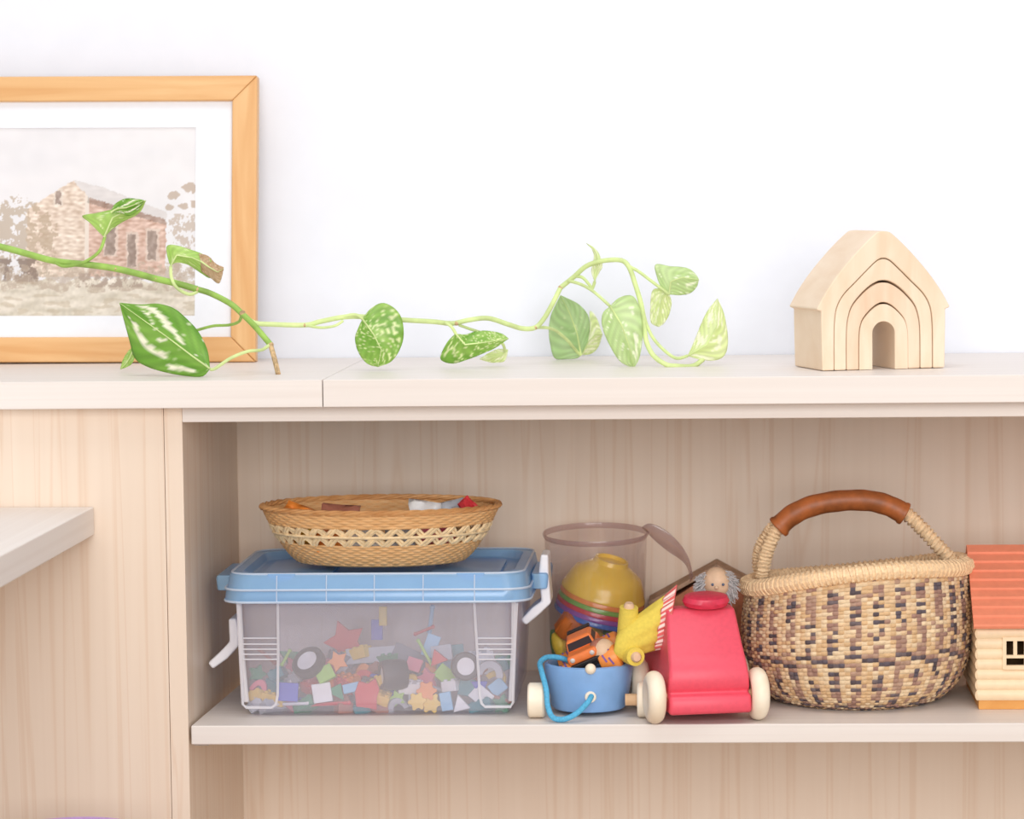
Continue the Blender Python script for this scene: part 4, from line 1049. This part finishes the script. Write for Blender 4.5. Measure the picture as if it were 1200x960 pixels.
for j in range(nv):
    for i in range(nu): fs.append((j*nu+i,j*nu+(i+1)%nu,(j+1)*nu+(i+1)%nu,(j+1)*nu+i))
bb=MB().add(vs,fs); bb.f.append(tuple(range(nu-1,-1,-1))); bb.c=cols
bb.build('body',M['straw'],mk,solid=.0022,angle=75)
# wrapped rim: a core and a winding of strands
rim=MB(); n=200
rc=[Vector((RB*.967*math.cos(2*PI*i/n),RB*.95*math.sin(2*PI*i/n),rimz(2*PI*i/n)+.001)) for i in range(n)]
rim.tube(rc,.0068,14,closed=True)
def winding(mb,path,R,turns,rs,closed=False,jit=.15,seed=1):
    random.seed(seed); k=len(path); steps=turns*8; pts=[]
    prev=None
    for s in range(steps+1):
        f_=s/steps*(k if closed else k-1); i=int(f_); t=f_-i
        a=path[i%k] if closed else path[min(i,k-1)]; b=path[(i+1)%k] if closed else path[min(i+1,k-1)]
        p=a.lerp(b,t); tg=(b-a); tg=tg.normalized() if tg.length>1e-9 else prev; prev=tg
        n1=tg.cross(Vector((0,1,0)) if abs(tg.y)<.9 else Vector((0,0,1))).normalized(); n2=tg.cross(n1)
        an=2*PI*s/8
        pts.append(p+(n1*math.cos(an)+n2*math.sin(an))*(R*(1+random.uniform(-jit,jit)*.3))+tg*random.uniform(-.0006,.0006))
    mb.tube(pts,rs,5,caps=True)
winding(rim,rc,.0066,120,.0019,True,jit=.08)
rim.build('rim',M['rimstraw'],mk)
hp=[(893,676,BY),(896,655,BY),(903,635,BY),(914,615,BY),(930,602,BY),(952,592,BY),(985,586,BY),(1018,586,BY),(1042,592,BY),(1062,602,BY),(1082,621,BY),(1102,643,BY),(1118,660,BY)]
hpts=[p-MO for p in smoothpts(S(hp),8)]
hd_=MB().tube(hpts,.0050,14); winding(hd_,hpts,.0054,62,.0016,False,jit=.08,seed=3)
hp2=[p-MO for p in smoothpts(S([(892,676,BY+.022),(889,655,BY+.020),(894,637,BY+.014),(906,619,BY+.006),(918,609,BY)]),8)]
hd_.tube(hp2,.0046,14); winding(hd_,hp2,.0050,24,.0016,False,jit=.08,seed=4)
ho=hd_.build('handle',M['rimstraw'],mk)
le_=smoothpts(S([(911,619,BY),(928,604,BY),(952,593,BY),(985,587,BY),(1018,587,BY),(1042,593,BY),(1061,603,BY)]),8)
nn=len(le_)
lr_=[.0094+.0002*math.sin(i*.9)+(.0012 if i in(0,1,2,nn-1,nn-2,nn-3) else 0) for i in range(nn)]
tag(MB().tube([p-MO for p in le_],lr_,20).build('grip',M['leather'],ho,bevel=.001),'brown leather grip')
# ------------------------------------------------------------------ coral roofed toy house
HY=PZ(1150,832,0).y
hx=P(1145,800,HY).x
th2=thing('toy_house','cream toy log house with a coral ridged roof at the right','toy house',(hx,HY,0))
WX=.17; DY=.13
zb=P(1150,821,HY).z; ze=P(1150,737,HY).z; zrg=P(1150,641,HY+.062).z
MB().box(.0015,WX-.0015,.0015,DY,0,zb).build('base',M['tan_base'],th2,bevel=.0005)
wx0=P(1176,770,HY).x-hx; wx1=P(1203,770,HY).x-hx; wz0=P(1190,782.5,HY).z; wz1=P(1190,748,HY).z
# log siding: courses of half-round boards with a cut-out for the window
nlog=7; lh=(ze-zb)/nlog
lw=MB()
def course(mb,x0,x1,z0,z1,y,axis='x',dirn=-1):
    rr=[]
    for xx in (x0,x1):
        pr=[]
        for k in range(9):
            t=k/8; pr.append((z0+(z1-z0)*t, .0016*math.sin(PI*t)**.7))
        pr=[(z0,-.002)]+pr+[(z1,-.002)]
        if axis=='x': rr.append([Vector((xx,y+dirn*b,a)) for a,b in pr])
        else: rr.append([Vector((y+dirn*b,xx,a)) for a,b in pr])
    mb.loft(rr)
for i in range(nlog):
    a=zb+i*lh; b=a+lh
    if b>wz0+.001 and a<wz1-.001:
        course(lw,0,wx0,a,b,0); course(lw,wx1,WX,a,b,0)
    else: course(lw,0,WX,a,b,0)
    course(lw,0,DY,a,b,0,'y',-1); course(lw,0,DY,a,b,WX,'y',1)
cz_=[(zb+i*lh,zb+(i+1)*lh) for i in range(nlog) if zb+(i+1)*lh>wz0+.001 and zb+i*lh<wz1-.001]
lw.box(wx0-.0003,wx1+.0003,-.0012,.002,cz_[0][0],wz0); lw.box(wx0-.0003,wx1+.0003,-.0012,.002,wz1,cz_[-1][1])
lw.build('log_wall',M['cream'],th2,angle=50)
gb=MB(); gb.prism([(0,ze-.0005),(DY,ze-.0005),(DY/2,zrg-.004)],.001,.004,mtx=Matrix(((0,1,0,0),(1,0,0,0),(0,0,1,0),(0,0,0,1))))
gb.build('gable',M['cream'],th2)
gb=MB(); gb.prism([(0,ze-.0005),(DY,ze-.0005),(DY/2,zrg-.004)],WX-.004,WX-.001,mtx=Matrix(((0,1,0,0),(1,0,0,0),(0,0,1,0),(0,0,0,1))))
gb.build('gable',M['cream'],th2)
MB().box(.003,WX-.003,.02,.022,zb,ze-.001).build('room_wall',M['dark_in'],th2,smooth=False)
wf_=MB(); ww=.0022; y0,y1=-.0026,.003
wf_.box(wx0-.001,wx0+ww,y0,y1,wz0-.001,wz1+.001); wf_.box(wx1-ww,wx1+.001,y0,y1,wz0-.001,wz1+.001)
wf_.box(wx0,wx1,y0+.0002,y1-.0002,wz0-.0013,wz0+ww); wf_.box(wx0,wx1,y0+.0002,y1-.0002,wz1-ww,wz1+.0013)
zmid=wz0+(wz1-wz0)*.38; wf_.box(wx0,wx1,y0+.0005,y1-.0004,zmid-.0013,zmid+.0013); xm=(wx0+wx1)/2; wf_.box(xm-.0016,xm+.0016,y0+.0007,y1-.0006,zmid,wz1)
wf_.build('window_frame',M['cream'],th2,smooth=False)
# roof slopes with ridges
def slope(ya,za,yb,zb_,name):
    mb=MB(); n=9; pts=[]
    dy,dz=(yb-ya),(zb_-za); ln=math.hypot(dy,dz); ny,nz_=-dz/ln,dy/ln
    if nz_<0: ny,nz_=-ny,-nz_
    top=[]
    for i in range(n):
        t0=i/n; t1=(i+1)/n
        for (t,o) in ((t0,.0018),(t0+.10/n,.0034),(t1-.06/n,.0019)):
            top.append((ya+dy*t+ny*o, za+dz*t+nz_*o))
    top.append((yb+ny*.0018,zb_+nz_*.0018))
    prof=[(ya-ny*.0012,za-nz_*.0012)]+top+[(yb-ny*.0012,zb_-nz_*.0012)]
    r0=[Vector((-.0035,a,b)) for a,b in prof]; r1=[Vector((WX+.0035,a,b)) for a,b in prof]
    mb.loft([r0,r1]); mb.build(name,M['coral'],th2,angle=25)
zev=P(1150,736,HY-.007).z
slope(-.007,zev,DY/2,zrg,'roof_slope'); slope(DY+.007,zev,DY/2,zrg,'roof_slope')
# ------------------------------------------------------------------ light
wld=bpy.data.worlds.new('world'); bpy.context.scene.world=wld; wld.use_nodes=True
bg=wld.node_tree.nodes['Background']; bg.inputs[0].default_value=(.955,.975,1,1); bg.inputs[1].default_value=.64
def area(name,loc,target,size,power,col):
    l=bpy.data.lights.new(name,'AREA'); l.shape='RECTANGLE'; l.size,l.size_y=size; l.energy=power; l.color=col
    o=bpy.data.objects.new(name,l); C.objects.link(o); o.location=loc
    o.rotation_euler=(Vector(target)-Vector(loc)).to_track_quat('-Z','Y').to_euler(); return o
area('window_light',(.45,-3.0,.85),(0,.1,.08),(2.2,1.5),60,(1,.985,.965))
area('overhead_fill',(.1,-.75,2.15),(.1,-.45,0),(1.6,1.0),15,(1,.985,.965))  # unseen overhead fill, added to brighten the worktop
vs_=bpy.context.scene.view_settings
vs_.view_transform='Standard'; vs_.look='None'; vs_.gamma=1; vs_.use_curve_mapping=False; vs_.exposure=0
